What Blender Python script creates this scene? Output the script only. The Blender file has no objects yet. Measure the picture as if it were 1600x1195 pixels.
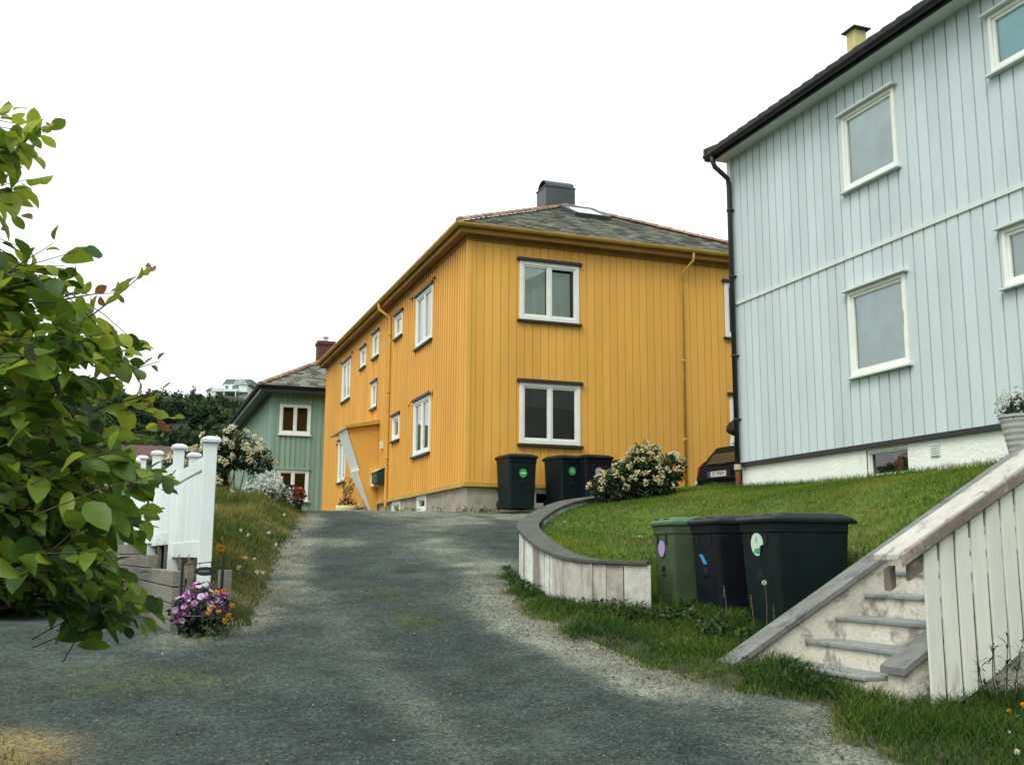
import bpy, math, random
import numpy as np
from mathutils import Vector, Matrix
random.seed(7); rng = np.random.default_rng(11)
sc = bpy.context.scene
COL = sc.collection
R = math.radians

# ------------------------------------------------------------------ camera
FPX, PITCH, YAW, ROLL = 1620.7, R(9.573), R(20.085), R(0.2556)
EYE = np.array([0, 0, 1.6])
_Fh = np.array([math.sin(YAW), math.cos(YAW), 0]); _R = np.array([math.cos(YAW), -math.sin(YAW), 0]); _Z = np.array([0, 0, 1.])
CF = math.cos(PITCH)*_Fh + math.sin(PITCH)*_Z; _U = -math.sin(PITCH)*_Fh + math.cos(PITCH)*_Z
CR = math.cos(ROLL)*_R + math.sin(ROLL)*_U; CU = -math.sin(ROLL)*_R + math.cos(ROLL)*_U
def ray(x, y): return CF + CR*(x-800)/FPX - CU*(y-597.5)/FPX
def atX(x, y, c): r = ray(x, y); return EYE + r*(c/r[0])
def atY(x, y, c): r = ray(x, y); return EYE + r*(c/r[1])
def atD(x, y, d): return EYE + ray(x, y)*d
cd = bpy.data.cameras.new('camera'); cam = bpy.data.objects.new('camera', cd); COL.objects.link(cam)
cam.matrix_world = Matrix(((CR[0], CU[0], -CF[0], EYE[0]), (CR[1], CU[1], -CF[1], EYE[1]), (CR[2], CU[2], -CF[2], EYE[2]), (0, 0, 0, 1)))
cd.sensor_fit = 'HORIZONTAL'; cd.sensor_width = 36; cd.lens = 36*FPX/1600; cd.clip_end = 3000; cd.clip_start = .05
sc.camera = cam

# ------------------------------------------------------------------ light
SUN_AZ, SUN_EL = R(-128), R(50)       # azimuth measured from +Y towards +X
w = bpy.data.worlds.new('World'); sc.world = w; w.use_nodes = True
nt = w.node_tree; nt.nodes.clear()
out = nt.nodes.new('ShaderNodeOutputWorld'); bg = nt.nodes.new('ShaderNodeBackground')
sky = nt.nodes.new('ShaderNodeTexSky'); sky.sky_type = 'NISHITA'; sky.sun_disc = False
sky.sun_elevation = SUN_EL; sky.sun_rotation = SUN_AZ; sky.dust_density = 5; sky.air_density = 1
hs = nt.nodes.new('ShaderNodeHueSaturation'); hs.inputs['Saturation'].default_value = .12
mx = nt.nodes.new('ShaderNodeMix'); mx.data_type = 'RGBA'; mx.inputs['Factor'].default_value = .7
mx.inputs[7].default_value = (11.2, 11.9, 11.6, 1)
nt.links.new(sky.outputs[0], hs.inputs['Color']); nt.links.new(hs.outputs[0], mx.inputs[6])
nt.links.new(mx.outputs[2], bg.inputs[0]); bg.inputs[1].default_value = .1
nt.links.new(bg.outputs[0], out.inputs[0])
ld = bpy.data.lights.new('sun', 'SUN'); ld.energy = 1.35; ld.angle = R(30); ld.color = (1, .97, .92)
lo = bpy.data.objects.new('sun', ld); COL.objects.link(lo)
sd = Vector((math.sin(SUN_AZ)*math.cos(SUN_EL), math.cos(SUN_AZ)*math.cos(SUN_EL), math.sin(SUN_EL)))
lo.rotation_euler = sd.to_track_quat('Z', 'Y').to_euler(); lo.location = (-10, 0, 30)
vs = sc.view_settings; vs.view_transform = 'Standard'; vs.look = 'None'; vs.exposure = .50; vs.gamma = 1

# ------------------------------------------------------------------ materials
def mat(name, col, rough=.7, var=.15, scale=3., bump=0., bscale=40., tint=None, stretch=(1, 1, 1), col2=None, c2=(.55, .7), c2scale=6., spec=.3, metal=0., trans=0., detail=6., dist=.02):
    """base colour x noise variation, optional per-face 'tint' value, optional second colour in noise patches, optional bump"""
    m = bpy.data.materials.new(name); m.use_nodes = True; n = m.node_tree; L = n.links
    b = n.nodes['Principled BSDF']; b.inputs['Roughness'].default_value = rough; b.inputs['Metallic'].default_value = metal
    b.inputs['Specular IOR Level'].default_value = spec
    tc = n.nodes.new('ShaderNodeTexCoord'); mp = n.nodes.new('ShaderNodeMapping'); mp.inputs['Scale'].default_value = stretch
    L.new(tc.outputs['Object'], mp.inputs[0])
    def noise(s, d=detail):
        t = n.nodes.new('ShaderNodeTexNoise'); t.inputs['Scale'].default_value = s; t.inputs['Detail'].default_value = d; t.inputs['Roughness'].default_value = .62
        L.new(mp.outputs[0], t.inputs[0]); return t.outputs[0]
    def mapr(x, a, bb, lo, hi, smooth=False):
        r = n.nodes.new('ShaderNodeMapRange'); r.inputs[1].default_value = a; r.inputs[2].default_value = bb; r.inputs[3].default_value = lo; r.inputs[4].default_value = hi
        if smooth: r.interpolation_type = 'SMOOTHSTEP'
        L.new(x, r.inputs[0]); return r.outputs[0]
    rgb = n.nodes.new('ShaderNodeRGB'); rgb.outputs[0].default_value = (*col, 1); c = rgb.outputs[0]
    if col2 is not None:
        k = mapr(noise(c2scale), c2[0], c2[1], 0, 1, True)
        mm = n.nodes.new('ShaderNodeMix'); mm.data_type = 'RGBA'; L.new(k, mm.inputs['Factor']); L.new(c, mm.inputs[6]); mm.inputs[7].default_value = (*col2, 1); c = mm.outputs[2]
    f = mapr(noise(scale), .3, .7, 1-var, 1+var)
    if tint:
        a = n.nodes.new('ShaderNodeAttribute'); a.attribute_name = 'tint'
        tt = mapr(a.outputs['Fac'], 0, 1, 1-tint, 1+tint)
        mu = n.nodes.new('ShaderNodeMath'); mu.operation = 'MULTIPLY'; L.new(f, mu.inputs[0]); L.new(tt, mu.inputs[1]); f = mu.outputs[0]
    vm = n.nodes.new('ShaderNodeVectorMath'); vm.operation = 'SCALE'; L.new(c, vm.inputs[0]); L.new(f, vm.inputs['Scale']); L.new(vm.outputs[0], b.inputs['Base Color'])
    if bump:
        bp = n.nodes.new('ShaderNodeBump'); bp.inputs['Strength'].default_value = bump; bp.inputs['Distance'].default_value = dist
        L.new(noise(bscale, 4), bp.inputs['Height']); L.new(bp.outputs[0], b.inputs['Normal'])
    if trans:
        tr = n.nodes.new('ShaderNodeBsdfTranslucent'); L.new(vm.outputs[0], tr.inputs[0]); ms = n.nodes.new('ShaderNodeMixShader'); ms.inputs[0].default_value = trans
        L.new(b.outputs[0], ms.inputs[1]); L.new(tr.outputs[0], ms.inputs[2]); L.new(ms.outputs[0], n.nodes['Material Output'].inputs[0])
    return m
def ramp_mat(name, stops, rough=.7, trans=.3, spec=.25, var=.2, scale=8.):
    """colour picked per face by 'tint' along a ramp (leaves, blades, petals, weathered boards)"""
    m = mat(name, (1, 1, 1), rough, var, scale, spec=spec, trans=trans); n = m.node_tree; L = n.links
    rgb = [q for q in n.nodes if q.type == 'RGB'][0]; tgt = rgb.outputs[0].links[0].to_socket
    a = n.nodes.new('ShaderNodeAttribute'); a.attribute_name = 'tint'; cr = n.nodes.new('ShaderNodeValToRGB')
    el = cr.color_ramp.elements
    while len(el) < len(stops): el.new(.5)
    for e, (p, c) in zip(el, stops): e.position = p; e.color = (*c, 1)
    L.new(a.outputs['Fac'], cr.inputs[0]); L.new(cr.outputs[0], tgt); return m
def glass_mat(name, tintc=(.93, .97, .96), ior=1.6):
    m = bpy.data.materials.new(name); m.use_nodes = True; n = m.node_tree; n.nodes.clear(); L = n.links
    o = n.nodes.new('ShaderNodeOutputMaterial'); t = n.nodes.new('ShaderNodeBsdfTransparent'); t.inputs[0].default_value = (*tintc, 1)
    g = n.nodes.new('ShaderNodeBsdfGlossy'); g.inputs['Roughness'].default_value = .02; fr = n.nodes.new('ShaderNodeFresnel'); fr.inputs[0].default_value = ior
    mu = n.nodes.new('ShaderNodeMath'); mu.operation = 'MULTIPLY'; mu.inputs[1].default_value = 2.1; mu.use_clamp = True
    x = n.nodes.new('ShaderNodeMixShader'); L.new(fr.outputs[0], mu.inputs[0]); L.new(mu.outputs[0], x.inputs[0]); L.new(t.outputs[0], x.inputs[1]); L.new(g.outputs[0], x.inputs[2]); L.new(x.outputs[0], o.inputs[0]); return m

M = {}
M['yellow'] = mat('yellow_paint', (.71, .385, .074), .6, .09, 1.2, .12, 60, tint=.06, stretch=(1, 1, .25), col2=(.65, .345, .056), c2=(.55, .8), c2scale=2.2)
def _late():
    streaks(M['grey'], (.44, .505, .51), .58, .86, (7, 7, .5)); streaks(M['yellow'], (.55, .30, .05), .58, .88, (7, 7, .5)); streaks(M['plaster'], (.55, .57, .50), .62, .85, (5, 5, 1.2)); streaks(M['green'], (.17, .25, .20), .55, .8, (7, 7, .6)); streaks(M['pvc'], (.60, .66, .63), .6, .85, (6, 6, 1.))
M['yellow_trim'] = mat('yellow_trim_paint', (.60, .33, .055), .5, .12, 3)
M['yellow_gutter'] = mat('yellow_gutter_paint', (.50, .31, .06), .45, .2, 4, col2=(.42, .38, .22), c2=(.6, .75))
M['soffit'] = mat('yellow_brown_soffit', (.30, .16, .035), .7, .15, 3)
M['grey'] = mat('pale_blue_grey_paint', (.52, .605, .61), .55, .07, 1.5, .1, 60, tint=.045, stretch=(1, 1, .3), col2=(.475, .565, .575), c2=(.55, .8), c2scale=2.5)
M['grey_trim'] = mat('pale_grey_trim', (.60, .66, .62), .5, .08, 3)
M['green'] = mat('sage_green_paint', (.235, .34, .265), .65, .12, 1.5, tint=.12, stretch=(1, 1, .2), col2=(.18, .27, .22), c2=(.5, .75), c2scale=3)
M['white'] = mat('white_paint', (.76, .79, .72), .5, .06, 4)
M['dark'] = mat('dark_brown_flashing', (.035, .028, .022), .5, .3, 6)
M['black'] = mat('black_metal', (.018, .019, .022), .4, .25, 5, spec=.4)
M['conc'] = mat('grey_concrete', (.33, .30, .235), .9, .22, 2.2, .5, 30, col2=(.23, .205, .16), c2=(.5, .68), c2scale=3)
M['plaster'] = mat('rough_white_plaster', (.80, .83, .76), .9, .06, 3, .45, 22, col2=(.70, .73, .67), c2=(.58, .75), c2scale=4, dist=.03)
M['oldplaster'] = mat('stained_cream_plaster', (.62, .595, .50), .9, .12, 3, .6, 25, col2=(.30, .27, .23), c2=(.49, .66), c2scale=5.5)
M['slab'] = mat('grey_stone_slab', (.25, .265, .255), .75, .18, 5, .3, 50, col2=(.15, .155, .14), c2=(.5, .7))
M['coping'] = mat('grey_coping_stone', (.172, .18, .166), .75, .22, 5, .3, 50, col2=(.085, .09, .083), c2=(.5, .7))
M['slate'] = mat('mossy_grey_slate', (.16, .165, .135), .75, .3, 5, .3, 60, tint=.6, col2=(.17, .16, .07), c2=(.55, .7), c2scale=2.5)
M['ridge'] = mat('weathered_terracotta', (.28, .15, .105), .8, .3, 5, .2, 40, col2=(.30, .25, .17), c2=(.5, .65), c2scale=3, tint=.25)
M['lead'] = mat('dark_sheet_metal', (.05, .058, .068), .45, .3, 3, spec=.5)
M['tile_black'] = mat('black_roof_tile', (.022, .024, .027), .55, .25, 6)
M['brick'] = mat('dark_red_brick', (.11, .045, .035), .9, .35, 14, .3, 40)
M['zinc'] = mat('zinc_flue', (.55, .57, .57), .4, .15, 5, metal=.3)
M['glass'] = glass_mat('window_glass')
M['room'] = mat('dim_room', (.03, .032, .032), .9, .3, 2)
M['roomred'] = mat('red_brown_room', (.012, .007, .007), .9, .4, 4)
M['curtain'] = mat('white_curtain', (.70, .74, .70), .9, .12, 6, stretch=(1, 1, .1))
M['blind'] = mat('pale_roller_blind', (.80, .92, .94), .8, .12, 2)
M['blind_cyan'] = mat('pale_cyan_blind', (.36, .80, .86), .8, .1, 2)  # bright cyan reflection in the upper right pane, put into the colour
M['blind_mint'] = mat('mint_net_curtain', (.78, .88, .82), .9, .1, 9, stretch=(1, 1, .1))
M['redcurtain'] = mat('red_curtain', (.22, .05, .035), .9, .2, 8)
M['bin_dark'] = mat('dark_green_plastic', (.006, .014, .014), .5, .25, 4, spec=.18)
M['bin_black'] = mat('black_plastic', (.007, .009, .013), .5, .25, 4, spec=.18)
M['bin_green'] = mat('olive_green_plastic', (.058, .085, .042), .5, .15, 4, spec=.2)
M['lid_green'] = mat('faded_green_lid', (.07, .16, .09), .5, .15, 4, spec=.2)
M['lid_grey'] = mat('dark_grey_lid', (.014, .019, .022), .5, .2, 5, spec=.25)
M['rubber'] = mat('black_rubber', (.012, .012, .012), .8, .2, 8)
M['st_green'] = mat('green_sticker', (.05, .38, .09), .5, .1, 10)
M['st_lilac'] = mat('lilac_sticker', (.42, .30, .55), .5, .1, 10)
M['st_white'] = mat('white_sticker', (.55, .68, .58), .5, .08, 10)
M['st_blue'] = mat('blue_mark', (.05, .25, .50), .5, .1, 10)
M['pvc'] = mat('white_vinyl', (.74, .81, .80), .35, .04, 3, spec=.45)
M['sleeper'] = mat('weathered_grey_timber', (.185, .178, .15), .85, .2, 4, .4, 30, tint=.14, stretch=(.3, .3, 3), col2=(.28, .20, .13), c2=(.6, .75), c2scale=3)
M['planks'] = ramp_mat('peeling_white_planks', [(0, (.20, .175, .155)), (.35, (.42, .40, .35)), (.65, (.60, .62, .56)), (1, (.74, .79, .73))], .85, 0, .2, .22, 9)
def streaks(m, dark, lo, hi, sc_=(9, 9, 1.1)):
    n = m.node_tree; L = n.links; b = n.nodes['Principled BSDF']; src = b.inputs['Base Color'].links[0].from_socket
    tc = n.nodes.new('ShaderNodeTexCoord'); mp = n.nodes.new('ShaderNodeMapping'); mp.inputs['Scale'].default_value = sc_; L.new(tc.outputs['Object'], mp.inputs[0])
    t = n.nodes.new('ShaderNodeTexNoise'); t.inputs['Scale'].default_value = 1; t.inputs['Detail'].default_value = 8; t.inputs['Roughness'].default_value = .7; L.new(mp.outputs[0], t.inputs[0])
    r = n.nodes.new('ShaderNodeMapRange'); r.interpolation_type = 'SMOOTHSTEP'; r.inputs[1].default_value = lo; r.inputs[2].default_value = hi; L.new(t.outputs[0], r.inputs[0])
    x = n.nodes.new('ShaderNodeMix'); x.data_type = 'RGBA'; L.new(r.outputs[0], x.inputs['Factor']); L.new(src, x.inputs[6]); x.inputs[7].default_value = (*dark, 1); L.new(x.outputs[2], b.inputs['Base Color'])
streaks(M['planks'], (.24, .215, .185), .50, .70)
streaks(M['planks'], (.10, .085, .075), .66, .74, (22, 22, 2.2))
M['capwood'] = mat('grey_cap_board', (.088, .092, .08), .85, .22, 4, .3, 40, col2=(.055, .06, .042), c2=(.55, .7))
M['handrail'] = mat('weathered_white_handrail', (.47, .46, .41), .8, .16, 5, .4, 45, col2=(.24, .215, .19), c2=(.54, .70), c2scale=9)
M['railwood'] = mat('bare_brown_rail', (.20, .17, .145), .85, .25, 6, .3, 40, col2=(.30, .25, .20), c2=(.5, .65))
M['baluster'] = mat('worn_white_boards', (.66, .68, .60), .7, .08, 6, .2, 40, tint=.07, stretch=(1, 1, .2), col2=(.46, .44, .38), c2=(.56, .70), c2scale=8)
M['car_black'] = mat('black_car_paint', (.007, .008, .010), .45, .1, 3, spec=.08)
M['car_white'] = mat('white_car_paint', (.68, .72, .72), .2, .04, 3, spec=.5)
M['car_glass'] = mat('dark_car_glass', (.03, .032, .02), .08, .2, 2, spec=.6)
M['car_trim'] = mat('black_car_trim', (.012, .012, .014), .5, .2, 4)
M['tail'] = mat('red_tail_lens', (.22, .010, .008), .2, .1, 5, spec=.6)
M['tailclear'] = mat('clear_tail_lens', (.5, .5, .5), .2, .1, 5, spec=.6)
M['plate'] = mat('white_number_plate', (.55, .55, .48), .5, .05, 5)
M['plateblue'] = mat('blue_plate_band', (.05, .07, .20), .5, .05, 5)
M['roofbox'] = mat('dark_brown_plastic', (.028, .018, .015), .5, .2, 5)
M['rust'] = mat('rusty_iron_pipe', (.13, .045, .022), .9, .4, 9, .5, 50)
M['buff'] = mat('buff_collar', (.48, .40, .28), .8, .15, 8)
M['mail_green'] = mat('dark_green_metal', (.012, .05, .042), .4, .2, 5)
M['potcream'] = mat('cream_pot', (.56, .50, .27), .6, .12, 6)
M['potgrey'] = mat('grey_ribbed_pot', (.36, .37, .34), .6, .1, 8)
M['chim_yellow'] = mat('yellow_painted_chimney', (.55, .48, .22), .8, .15, 6)
M['hillwhite'] = mat('white_hill_house', (.62, .70, .67), .7, .05, .5)
M['redroof'] = mat('dark_red_roof', (.09, .042, .038), .8, .25, 2)
M['greyroof'] = mat('grey_far_roof', (.15, .17, .18), .7, .15, 1)
M['bark'] = mat('grey_brown_bark', (.09, .07, .055), .9, .3, 10, .5, 40)
M['twig'] = mat('reddish_twig', (.075, .05, .038), .8, .3, 20)
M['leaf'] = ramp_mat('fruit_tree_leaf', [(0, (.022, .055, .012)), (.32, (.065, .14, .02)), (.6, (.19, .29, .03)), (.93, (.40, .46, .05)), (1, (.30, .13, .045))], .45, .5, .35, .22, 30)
M['grass'] = ramp_mat('lawn_blades', [(0, (.026, .07, .006)), (.42, (.075, .145, .010)), (.76, (.16, .20, .02)), (1, (.24, .22, .045))], .6, .25, .2, .15, 2)
M['vgrass'] = ramp_mat('verge_blades', [(0, (.014, .042, .008)), (.5, (.04, .092, .011)), (.82, (.085, .14, .017)), (1, (.17, .15, .05))], .6, .25, .2, .15, 2)
M['drygrass'] = ramp_mat('dry_verge_blades', [(0, (.03, .065, .012)), (.38, (.085, .135, .02)), (.62, (.20, .19, .045)), (1, (.40, .29, .11))], .7, .25, .2, .15, 2)
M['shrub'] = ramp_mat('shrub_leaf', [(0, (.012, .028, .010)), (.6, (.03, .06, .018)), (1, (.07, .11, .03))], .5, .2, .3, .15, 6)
M['forest'] = ramp_mat('hill_leaf', [(0, (.010, .024, .014)), (.5, (.022, .046, .022)), (.85, (.05, .08, .026)), (1, (.10, .115, .03))], .8, .12, .1, .2, .3)
M['purpleleaf'] = ramp_mat('purple_leaf', [(0, (.02, .012, .018)), (1, (.05, .03, .035))], .8, .1, .1, .2, .3)
M['cream'] = ramp_mat('cream_petal', [(0, (.42, .42, .24)), (.4, (.66, .64, .42)), (1, (.80, .79, .60))], .7, .25, .2, .1, 20)
M['peach'] = ramp_mat('faded_cream_petal', [(0, (.30, .22, .11)), (.4, (.56, .47, .26)), (1, (.74, .68, .46))], .7, .25, .2, .1, 20)
M['whitepetal'] = ramp_mat('white_petal', [(0, (.42, .47, .42)), (1, (.76, .80, .74))], .7, .25, .2, .1, 20)
M['magenta'] = ramp_mat('petunia_petal', [(0, (.13, .012, .11)), (.5, (.28, .04, .24)), (.75, (.42, .20, .42)), (1, (.70, .62, .72))], .6, .25, .2, .1, 20)
M['yellowpetal'] = ramp_mat('yellow_petal', [(0, (.60, .30, .015)), (1, (.80, .52, .03))], .6, .25, .2, .1, 20)
M['redpetal'] = ramp_mat('red_petal', [(0, (.30, .02, .015)), (.7, (.50, .06, .04)), (1, (.60, .35, .28))], .6, .2, .2, .1, 20)
M['stalk'] = mat('green_stalk', (.05, .075, .025), .7, .2, 10)
M['drystalk'] = mat('dry_stalk', (.16, .13, .07), .8, .2, 10)
M['soil'] = mat('dark_soil', (.035, .028, .02), .95, .3, 10, .5, 30)

_late()
# ------------------------------------------------------------------ mesh builder
def unit(v): v = np.asarray(v, float); return v/(np.linalg.norm(v)+1e-12)
class MB:
    def __init__(s): s.v = []; s.f = []; s.t = []; s.tint = .5; s.big = []
    def face(s, *ids): s.f.append(ids); s.t.append(s.tint)
    def poly(s, pts):
        k = len(s.v); s.v += [tuple(p) for p in pts]; s.face(*range(k, k+len(pts)))
    def box(s, x0, x1, y0, y1, z0, z1):
        k = len(s.v); x0, x1 = min(x0, x1), max(x0, x1); y0, y1 = min(y0, y1), max(y0, y1); z0, z1 = min(z0, z1), max(z0, z1)
        s.v += [(x0, y0, z0), (x1, y0, z0), (x1, y1, z0), (x0, y1, z0), (x0, y0, z1), (x1, y0, z1), (x1, y1, z1), (x0, y1, z1)]
        for q in ((0, 3, 2, 1), (4, 5, 6, 7), (0, 1, 5, 4), (1, 2, 6, 5), (2, 3, 7, 6), (3, 0, 4, 7)): s.face(*[k+i for i in q])
    def bar(s, a, b, wid, thk, up=(0, 0, 1)):
        """box running from a to b; wid across, thk along 'up'"""
        a = np.array(a, float); b = np.array(b, float); d = unit(b-a); sd = np.cross(d, up)
        if np.linalg.norm(sd) < 1e-6: sd = np.array([1., 0, 0])
        sd = unit(sd); u = np.cross(sd, d); k = len(s.v)
        for p in (a, b):
            for i, j in ((-1, -1), (1, -1), (1, 1), (-1, 1)): s.v.append(tuple(p+sd*i*wid/2+u*j*thk/2))
        for q in ((0, 3, 2, 1), (4, 5, 6, 7), (0, 1, 5, 4), (1, 2, 6, 5), (2, 3, 7, 6), (3, 0, 4, 7)): s.face(*[k+i for i in q])
    def prism(s, pts, off):
        """polygon pts (3-D) extruded by vector off"""
        n = len(pts); k = len(s.v); off = np.array(off, float)
        s.v += [tuple(p) for p in pts] + [tuple(np.array(p)+off) for p in pts]
        s.face(*range(k+n-1, k-1, -1)); s.face(*range(k+n, k+2*n))
        for i in range(n): j = (i+1) % n; s.face(k+i, k+j, k+n+j, k+n+i)
    def tube(s, pts, r, n=8, cap=True):
        pts = [np.array(p, float) for p in pts]; m = len(pts); rr = r if hasattr(r, '__len__') else [r]*m; k = len(s.v); ref = None
        for i, p in enumerate(pts):
            d = unit(pts[min(i+1, m-1)]-pts[max(i-1, 0)])
            if ref is None:
                ref = np.array([0, 0, 1.]) if abs(d[2]) < .9 else np.array([1., 0, 0])
            a = unit(np.cross(d, ref)); b = np.cross(a, d); ref = b
            for q in range(n): an = 2*math.pi*q/n; s.v.append(tuple(p+(a*math.cos(an)+b*math.sin(an))*rr[i]))
        for i in range(m-1):
            for q in range(n): q2 = (q+1) % n; s.face(k+i*n+q, k+i*n+q2, k+(i+1)*n+q2, k+(i+1)*n+q)
        if cap: s.face(*range(k+n-1, k-1, -1)); s.face(*range(k+(m-1)*n, k+m*n))
    def loft(s, secs, cap=True, closed=True):
        k = len(s.v); n = len(secs[0])
        for sec in secs: s.v += [tuple(p) for p in sec]
        for i in range(len(secs)-1):
            for q in range(n if closed else n-1): q2 = (q+1) % n; s.face(k+i*n+q, k+i*n+q2, k+(i+1)*n+q2, k+(i+1)*n+q)
        if cap: s.face(*range(k+n-1, k-1, -1)); s.face(*range(k+(len(secs)-1)*n, k+len(secs)*n))
    def lathe(s, c, prof, n=16, axis='Z'):
        c = np.array(c, float); secs = []
        for r, h in prof:
            sec = []
            for q in range(n):
                a = 2*math.pi*q/n; x, y = r*math.cos(a), r*math.sin(a)
                sec.append(c+{'Z': np.array([x, y, h]), 'X': np.array([h, x, y]), 'Y': np.array([y, h, x])}[axis])
            secs.append(sec)
        s.loft(secs)
    def build(s, name, m, parent=None, smooth=False, bevel=0., shift=True):
        me = bpy.data.meshes.new(name); v = np.array(s.v, float)
        if parent is not None and shift: v = v-np.array(base_of(parent))
        me.from_pydata([tuple(p) for p in v], [], s.f); me.update()
        a = me.attributes.new('tint', 'FLOAT', 'FACE'); a.data.foreach_set('value', np.array(s.t, np.float32))
        me.materials.append(m); o = bpy.data.objects.new(name, me); COL.objects.link(o)
        if parent is not None: o.parent = parent
        if smooth: me.polygons.foreach_set('use_smooth', np.ones(len(me.polygons), bool))
        if bevel:
            b = o.modifiers.new('bevel', 'BEVEL'); b.width = bevel; b.segments = 2; b.limit_method = 'ANGLE'; b.angle_limit = R(35)
        return o
def base_of(o):
    p = np.zeros(3)
    while o is not None: p = p+np.array(o.location); o = o.parent
    return p
def tag(o, label=None, cat=None, group=None, kind=None):
    if label: o['label'] = label
    if cat: o['category'] = cat
    if group: o['group'] = group
    if kind: o['kind'] = kind
    return o
def thing(name, label, cat, loc=(0, 0, 0), group=None):
    o = bpy.data.objects.new(name, None); COL.objects.link(o); o.location = tuple(float(x) for x in loc); o.empty_display_size = .2
    return tag(o, label, cat, group)
def copy_tree(o, parent=None):
    c = o.copy(); COL.objects.link(c)
    if parent is not None: c.parent = parent
    for ch in list(o.children): copy_tree(ch, c)
    return c
def mesh_np(name, V, F, tint, m, parent=None, smooth=False):
    """V (n,3); F (k,3 or 4) ; tint per face"""
    me = bpy.data.meshes.new(name); V = np.asarray(V, np.float32)
    if parent is not None: V = (V-base_of(parent)).astype(np.float32)
    F = np.asarray(F, np.int32); k = F.shape[1]
    me.vertices.add(len(V)); me.vertices.foreach_set('co', V.ravel()); me.loops.add(F.size); me.loops.foreach_set('vertex_index', F.ravel())
    me.polygons.add(len(F)); me.polygons.foreach_set('loop_start', np.arange(0, F.size, k, dtype=np.int32)); me.update(calc_edges=True)
    if tint is not None:
        a = me.attributes.new('tint', 'FLOAT', 'FACE'); a.data.foreach_set('value', np.asarray(tint, np.float32))
    if smooth: me.polygons.foreach_set('use_smooth', np.ones(len(F), bool))
    me.materials.append(m); o = bpy.data.objects.new(name, me); COL.objects.link(o)
    if parent is not None: o.parent = parent
    return o
def norm(a): return a/(np.linalg.norm(a, axis=-1, keepdims=True)+1e-9)
def leaves_vf(C, D, N, ln, wd, fold=.25):
    """pointed leaves: base C, direction D, approx normal N -> 6 verts, 4 tris each"""
    n = len(C); D = norm(D); S = norm(np.cross(D, N)); N = np.cross(S, D); ln = ln[:, None]; wd = wd[:, None]
    b = C; t = C+D*ln-N*ln*.18; m1 = C+D*ln*.45+N*ln*.04
    l1 = C+D*ln*.38+S*wd*.5+N*wd*fold; r1 = C+D*ln*.38-S*wd*.5+N*wd*fold
    V = np.stack([b, l1, t, r1, m1], 1).reshape(-1, 3)
    i = (np.arange(n)*5)[:, None]; F = np.concatenate([i+[0, 4, 1], i+[1, 4, 2], i+[0, 3, 4], i+[3, 2, 4]], 0)
    return V, F, 4
def leaf_mesh(name, C, D, N, ln, wd, tint, m, parent, fold=.25):
    V, F, k = leaves_vf(C, D, N, ln, wd, fold); return mesh_np(name, V, F, np.tile(tint, k), m, parent)
def rand_dirs(n): return norm(rng.normal(size=(n, 3)))
def blades(name, P, h, wd, lean, tint, m, parent=None):
    n = len(P); a = rng.uniform(0, 2*np.pi, n); S = np.stack([np.cos(a), np.sin(a), 0*a], 1); b = rng.uniform(0, 2*np.pi, n)
    Ld = np.stack([np.cos(b), np.sin(b), 0*b], 1)*(lean*h)[:, None]; Z = np.array([0, 0, 1.]); h = h[:, None]; wd = wd[:, None]
    V = np.stack([P-S*wd/2, P+S*wd/2, P+Ld*.35+Z*h*.55-S*wd*.38, P+Ld*.35+Z*h*.55+S*wd*.38, P+Ld+Z*h*.95], 1).reshape(-1, 3)
    i = (np.arange(n)*5)[:, None]; F = np.concatenate([i+[0, 1, 3], i+[0, 3, 2], i+[2, 3, 4]], 0)
    return mesh_np(name, V, F, np.tile(tint, 3), m, parent)
def inside(poly, x, y):
    x = np.asarray(x, float); y = np.asarray(y, float)
    r = np.zeros(x.shape, bool); n = len(poly)
    for i in range(n):
        x1, y1 = poly[i]; x2, y2 = poly[(i+1) % n]
        c = ((y1 > y) != (y2 > y)); xx = (x2-x1)*(y-y1)/((y2-y1) if y2 != y1 else 1e-9)+x1; r ^= c & (x < xx)
    return r
def sample(poly, dens):
    p = np.array(poly); lo, hi = p.min(0), p.max(0); n = int(dens*np.prod(hi-lo)); q = rng.uniform(lo, hi, (n, 2)); return q[inside(poly, q[:, 0], q[:, 1])]
def seg_dist(x, y, line):
    x = np.asarray(x, float); y = np.asarray(y, float)
    d = np.full(x.shape, 1e9)
    for (x1, y1), (x2, y2) in zip(line[:-1], line[1:]):
        t = np.clip(((x-x1)*(x2-x1)+(y-y1)*(y2-y1))/((x2-x1)**2+(y2-y1)**2), 0, 1); d = np.minimum(d, np.hypot(x-x1-t*(x2-x1), y-y1-t*(y2-y1)))
    return d
def ss(a, b, x): t = np.clip((x-a)/(b-a), 0, 1); return t*t*(3-2*t)
_perm = rng.uniform(-1, 1, (64, 64))
def vnoise(x, y, s=1.):
    x = np.asarray(x)*s; y = np.asarray(y)*s; i = np.floor(x).astype(int); j = np.floor(y).astype(int); u = x-i; v = y-j; u = u*u*(3-2*u); v = v*v*(3-2*v)
    g = lambda a, b: _perm[a % 64, b % 64]
    return (g(i, j)*(1-u)+g(i+1, j)*u)*(1-v)+(g(i, j+1)*(1-u)+g(i+1, j+1)*u)*v

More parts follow.
